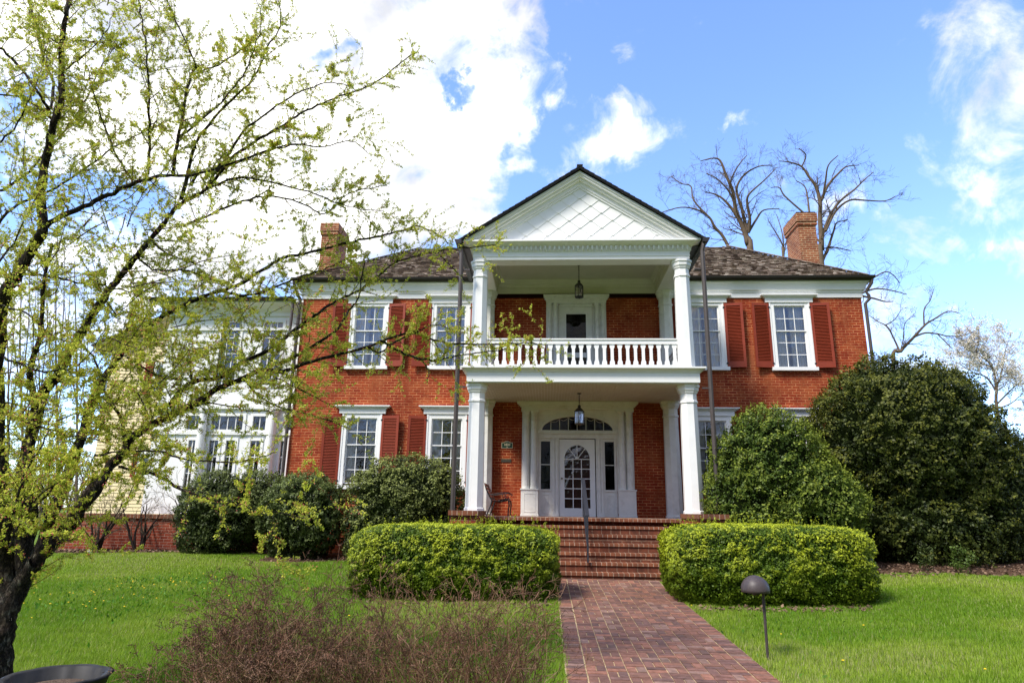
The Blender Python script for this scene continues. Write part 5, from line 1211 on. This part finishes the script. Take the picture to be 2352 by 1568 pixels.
bare('bare_locust_tree', 'tall leafless tree behind the roof just right of the pediment', 'tree', [
 ([(650, 860), (625, 740), (615, 690), (590, 620), (540, 500), (520, 370), (470, 250), (430, 150), (380, 130), (290, 150)], 17, 2),
 ([(615, 690), (560, 560), (470, 440), (400, 390), (320, 370)], 10, 2), ([(620, 650), (580, 480), (545, 350), (600, 250), (700, 190), (800, 180)], 9, 2),
 ([(630, 660), (640, 560), (620, 440), (640, 380), (740, 290), (820, 210)], 9, 2), ([(350, 550), (240, 430), (220, 330), (150, 310), (80, 260)], 5, 2),
 ([(525, 840), (450, 690), (390, 620), (350, 550), (270, 500), (150, 480), (0, 520)], 9, 2), ([(630, 660), (690, 560), (740, 500), (850, 490)], 7, 2), ([(540, 500), (500, 380), (410, 280), (330, 240)], 6, 2), ([(520, 370), (500, 300), (560, 180), (620, 110)], 5, 2)],
 14, z5, Lf=1.9, dens_=.6)
bare('bare_locust_tree', 'tall leafless tree rising behind the right chimney', 'tree', [
 ([(1150, 900), (1150, 780), (1150, 700), (1140, 560), (1140, 440), (1110, 330), (1060, 260), (1010, 190), (930, 160), (850, 150)], 15, 2),
 ([(1010, 190), (1040, 110), (990, 60)], 4, 2), ([(1150, 430), (1200, 320), (1280, 230), (1330, 190), (1420, 180)], 8, 2), ([(1160, 420), (1180, 290), (1200, 180), (1270, 110)], 6, 2),
 ([(1150, 700), (1210, 540), (1290, 430), (1390, 350), (1450, 290), (1520, 230)], 8, 2), ([(1180, 650), (1250, 510), (1350, 430), (1460, 430), (1600, 435), (1680, 400)], 7, 2),
 ([(1150, 880), (1200, 760), (1240, 640), (1260, 590), (1340, 570)], 8, 2), ([(1065, 520), (1050, 400), (1030, 330), (970, 290)], 5, 2), ([(1020, 515), (890, 400), (850, 340), (790, 340)], 5, 2), ([(1200, 760), (1270, 770), (1360, 790)], 4, 2),
 ([(1150, 900), (1300, 1000), (1420, 1100), (1530, 1130), (1600, 1150), (1660, 1150)], 8, 2), ([(1420, 1100), (1530, 1060), (1640, 1070), (1760, 1100)], 5, 2), ([(1420, 1090), (1500, 1000), (1600, 940), (1660, 960), (1710, 1020)], 4, 2)],
 15, z5, Lf=1.9, dens_=.55)
bare('bare_young_tree', 'small leafless tree between the two tall ones, left of the right chimney', 'tree', [
 ([(885, 900), (882, 830), (880, 770), (850, 700), (800, 620), (770, 570)], 6, 1.5), ([(885, 800), (870, 660), (830, 530)], 4, 1.5), ([(885, 800), (905, 700), (910, 620)], 3, 1.5)], 13, z5, Lf=1.0, dens_=.8, rmin=.007)
z7 = lambda p: (p[0]*.2344+1975, p[1]*.2344+551)
bare('bare_leaning_tree', 'leafless tree leaning right above the giant boxwood', 'tree', [
 ([(330, 1250), (400, 1090), (520, 960), (640, 830), (720, 780), (860, 700), (980, 720)], 9, 1.5), ([(630, 830), (630, 680), (690, 590), (720, 490)], 4, 1.2), ([(530, 950), (640, 910), (760, 920), (860, 940), (1000, 940), (1130, 890)], 5, 1.2),
 ([(390, 1090), (340, 980), (270, 850), (180, 800), (90, 740)], 5, 1.2), ([(260, 830), (340, 780), (400, 690)], 3, 1.2), ([(760, 920), (860, 1020), (900, 1060)], 3, 1.2), ([(400, 1080), (430, 950), (440, 820), (540, 720)], 3, 1.2), ([(330, 1230), (240, 1200), (180, 1130), (110, 1150)], 4, 1.2)],
 16, z7, Lf=1.3, dens_=.7, rmin=.008)
tt, T2 = bare('blossoming_tree', 'pale-flowering tree low behind the giant boxwood at the right edge', 'tree', [
 ([(1350, 1700), (1340, 1450), (1300, 1250), (1200, 1150), (1030, 1060), (1000, 980)], 7, 1.2), ([(1340, 1450), (1400, 1250), (1420, 1100), (1460, 980)], 4, 1.2), ([(1300, 1250), (1160, 1180), (1150, 1050), (1180, 930)], 4, 1.2), ([(1350, 1600), (1500, 1450), (1620, 1350)], 4, 1.2),
 ([(1340, 1500), (1250, 1350), (1120, 1300), (950, 1200)], 4, 1.2), ([(1350, 1650), (1480, 1600), (1600, 1500)], 4, 1.2)], 22, z7, Lf=2.6, dens_=1.0, rmin=.01, lvl=3)
bp = np.array([tuple(p+rv(.05)) for pts, rr, lv in T2 for p in pts[1:] for _ in range(4)]); mat('blossom', (.72, .66, .58), .7, .1)
np_mesh('blossom', leaves(bp, rng.normal(size=bp.shape), rng.uniform(.04, .09, len(bp)), .8), 4, 'blossom', tt)
zi = lambda p: p
random.seed(21)
for i, (x, y0, y1, w_, Y_, lab) in enumerate(((50, 1230, 560, 8, 18, 'thin bare tree at the far left edge behind the crab apple'), (92, 1230, 600, 6, 19, 'slender bare tree with close upright limbs, second from the left behind the crab apple'), (130, 1230, 520, 8, 16, 'tall bare tree with upright limbs left of the yellow house'),
                                             (175, 1230, 590, 7, 20, 'bare tree nearest the yellow house, behind the crab apple limbs'), (15, 1230, 640, 7, 15, 'bare tree cut by the left edge of the picture behind the crab apple'))):
    bare('bare_background_tree', lab, 'tree', [([(x, y0), (x+2, (y0*2+y1)/3), (x+random.uniform(-6, 6), (y0+y1*2)/3), (x+random.uniform(-10, 10), y1)], w_, 1.5),
        ([(x+2, (y0+y1)/2+60), (x+22, (y0+y1)/2-60), (x+35, y1+70)], w_*.5, 1), ([(x+2, (y0+y1)/2+20), (x-18, (y0+y1)/2-100), (x-28, y1+90)], w_*.5, 1), ([(x+2, (y0+y1)/2-20), (x+16, (y0+y1)/2-160), (x+18, y1+30)], w_*.5, 1)], Y_, zi, Lf=1.6, dens_=.8, rmin=.01, lvl=2, spread=.6, group='bare trees behind the crab apple')
# far wood beyond the lawn on both sides
far = MB(); random.seed(5)
for (x0, x1, y0, n) in ((-60, -19, 34, 150), (16, 55, 40, 110)):
    for _ in range(n):
        x = random.uniform(x0, x1); y = y0+random.uniform(-6, 10); h = random.uniform(3.5, 6.5); p = Vector((x, y, -2)); far.tube([p, p+Vector((random.gauss(0, .3), 0, h*.5)), p+Vector((random.gauss(0, .6), 0, h))], [.12, .09, .03], 4, cap=False)
        o2 = []; 
        for _k in range(7): grow(p+Vector((0, 0, h*random.uniform(.25, .9))), Vector((random.gauss(0, 1), random.gauss(0, .5), .8)), random.uniform(1, 2.4), .04, 1, o2, wob=.6, up=.2, split=(2, 4), minr=.012)
        for pts, rr, lv in o2: far.tube(pts, rr, 3, cap=False)
tag(far.build('far_woods', 'bark_grey'), 'hazy leafless woods in the distance beyond the lawn', 'woods', None, 'stuff')

# the street trees behind the photographer, seen only as reflections in the panes; evergreen belt added to darken those
random.seed(9); far = MB()
for k in range(9):
    x = -26+k*6.5+random.uniform(-2, 2); y = -34+random.uniform(-5, 3); p = Vector((x, y, -2.3)); o2 = []
    grow(p, Vector((random.gauss(0, .1), 0, 1)), random.uniform(6, 9), .26, 3, o2, wob=.35, up=.5, split=(5, 8), minr=.025, ratio=.55, spread=.8)
    for pts, rr, lv in o2: far.tube(pts, rr, 4 if lv > 1 else 3, cap=False)
tag(far.build('woods_behind_viewer', 'bark_dark'), 'leafless woods across the road, behind the viewer', 'woods', None, 'stuff')
n = 30000; x = rng.uniform(-60, 60, n); hgt = 5.5+2.5*np.sin(x*.35)+1.5*np.sin(x*1.1); P = np.stack([x, -46+rng.normal(0, 1.5, n), -2.5+hgt*rng.random(n)**.8], 1)
tag(np_mesh('added_evergreen_belt', leaves(P, rng.normal(size=P.shape), rng.uniform(.5, 1.1, n), .7), 4, 'box_leaf', None, np.array([.02, .04, .012])*rng.uniform(.5, 1.6, (n, 1))), 'added belt of dark evergreens behind the viewer, darkening the pane reflections', 'woods', None, 'stuff')

# ---- multi-stemmed bare shrubs by the brick foundation wall
random.seed(11)
for (x, lab) in ((-12.9, 'bare multi-stemmed shrub left of the other two by the low brick wall'), (-11.75, 'bare V-shaped shrub in the middle of the three before the low brick wall'), (-10.55, 'bare V-shaped shrub by the low brick wall, next to the boxwoods')):
    t_ = thing('bare_shrub', lab, 'shrub', (x, -.35, G(x, -.35)), 'bare shrubs before the low brick wall'); o2 = []
    for k in range(6):
        a = random.uniform(0, 6.28); grow(Vector((x+.06*math.cos(a), -.35+.05*math.sin(a), G(x, -.35)-.03)), Vector((math.cos(a)*.5, math.sin(a)*.25, 1.1)), random.uniform(1.0, 1.5), .04, 3, o2, wob=.4, up=.5, split=(2, 4), ratio=.55, minr=.004, spread=.7)
    m_ = MB()
    for pts, rr, lv in o2:
        if lv == 3: m_.tube(pts, rr, 6, cap=False)
    m_.build('stems', 'bark_dark', t_); m_ = MB()
    for pts, rr, lv in o2:
        if lv < 3: m_.tube(pts, rr, 3, cap=False)
    m_.build('twigs', 'bark_grey', t_)
m_ = MB(); p = at(207, 1263, -.9); m_.lathe(p.x, p.y, [(.03, -1.12), (.075, -1.10), (.09, -1.04), (.05, -1.0)], 9); tag(m_.build('rock', 'stone_rock'), 'small white rock in the mulch by the low brick wall', 'rock')

# ---- dry brown shrubs in the foreground
random.seed(3)
def dry(name, label, pxs, Y_, ytop, n, spread_, headprob, hmul=1.0):
    x0, x1 = pxs; cxp = (x0+x1)/2; c0 = at(cxp, 1568, Y_); zb = G(c0.x, Y_); t_ = thing(name, label, 'shrub', (c0.x, Y_, zb)); o2 = []
    half = (at(x1, 1568, Y_).x-at(x0, 1568, Y_).x)/2
    for k in range(n):
        u = random.uniform(-1, 1); bx = c0.x+u*half*.62; by = Y_+random.uniform(-.45, .45)
        tx = c0.x+half*(u*.8+random.gauss(0, .22)); ft = (tx-c0.x)/half
        ytp = np.interp(ft, [-1, -.6, 0, .5, 1], ytop); ztop = at(cxp+ft*(x1-x0)/2, ytp, Y_).z+random.uniform(-.35, .04)*hmul
        base_ = Vector((bx, by, zb-.02)); tp = Vector((tx, by+random.uniform(-.2, .2), ztop)); L_ = (tp-base_).length*.8
        grow(base_, (tp-base_), L_, random.uniform(.0035, .0065), 3, o2, wob=.38, up=.0, split=(3, 5), ratio=.36, minr=.0015, spread=.75)
    m_ = MB(); hd = []
    for pts, rr, lv in o2:
        c_ = random.choice([(.13, .062, .038), (.20, .105, .065), (.06, .032, .022), (.28, .17, .11), (.16, .08, .052)]); m_.tube(pts, rr, 3, c_, cap=False)
        if lv <= 1 and random.random() < headprob and pts[-1].z > zb+.55: hd.append(pts[-1])
    m_.build('stems', 'twig_brown', t_, colors=True)
    if hd:
        H = np.repeat(np.array([tuple(h) for h in hd]), 12, 0)+rng.normal(0, 1, (len(hd)*12, 3))*np.array([.018, .018, .006]); np_mesh('seed_heads', leaves(H, rng.normal(size=H.shape), rng.uniform(.006, .012, len(H)), .9), 4, 'twig_brown', t_, np.array([.15, .085, .06])*rng.uniform(.5, 1.5, (len(H), 1)))
dry('dry_shrub', 'brown twiggy shrub with flat dried flower heads in the left foreground', (360, 840), -12.9, [1490, 1370, 1320, 1340, 1430], 190, .5, .30)
dry('dry_shrub', 'brown twiggy leafless shrub in the foreground beside the brick path', (760, 1300), -12.7, [1450, 1345, 1335, 1330, 1410], 150, .5, .04)

# ---- dome lamp
lp = thing('path_lamp', 'brown dome-headed garden lamp on a thin post in the right lawn', 'lamp', (1.6, -10.0, G(1.6, -10)))
bs = at(1762, 1490, -10.0); tp = at(1752, 1352, -10.0); hd = at(1735, 1353, -10.0)
m_ = MB(); m_.tube([(bs.x, -10, G(bs.x, -10)-.05), (tp.x, -10, tp.z+.04)], .0165, 8); m_.build('post', 'lamp_head', lp)
m_ = MB(); R0 = .157; pr = [(R0*math.cos(a_), hd.z+.155*math.sin(a_)) for a_ in [R(x) for x in (0, 12, 25, 38, 50, 62, 74, 84, 90)]]; pr = [(R0-.006, hd.z-.03), (R0, hd.z-.03)]+pr; pr[-1] = (.002, pr[-1][1])
m_.lathe(hd.x, -10.0, pr, 28); m_.build('dome_shade', 'lamp_head', lp, smooth=True)
m_ = MB(); m_.lathe(hd.x, -10.0, [(.03, hd.z-.06), (.045, hd.z-.04), (.03, hd.z-.028)], 10); m_.build('bulb_holder', 'iron', lp)

# ---- scalloped planter bowl
ub = at(132, 1545, -13.2); un = thing('planter_bowl', 'dark scalloped planter bowl of dry soil at the foot of the crab apple', 'planter', (ub.x, -13.2, G(ub.x, -13.2)))
m_ = MB(); n = 64; zr = -1.05; zg = G(ub.x, -13.2)
prf = [(.10, zg, 0), (.12, zg+.03, 0), (.07, zg+.08, 0), (.06, zg+.16, 0), (.12, zg+.22, .1), (.25, zg+.29, .5), (.31, zr-.06, .8), (.32, zr-.02, 1), (.345, zr, 1), (.32, zr+.012, 1), (.29, zr-.0, 1), (.27, zr-.09, .9), (.0, zr-.09, 0)]
v = []
for r0, z, sc in prf:
    for i in range(n): a_ = 2*math.pi*i/n; q = r0*(1+.055*sc*(abs(math.cos(a_*4))**.6-.6)); v.append((ub.x+q*math.cos(a_), -13.2+q*math.sin(a_), z))
m_.add(v, [(j*n+i, j*n+(i+1) % n, (j+1)*n+(i+1) % n, (j+1)*n+i) for j in range(len(prf)-1) for i in range(n)]); m_.build('bowl', 'urn', un, smooth=True)
m_ = MB(); m_.lathe(ub.x, -13.2, [(.262, zr-.08), (.2, zr-.06), (.1, zr-.045), (.01, zr-.05)], 24); m_.build('soil', 'urn_soil', un)
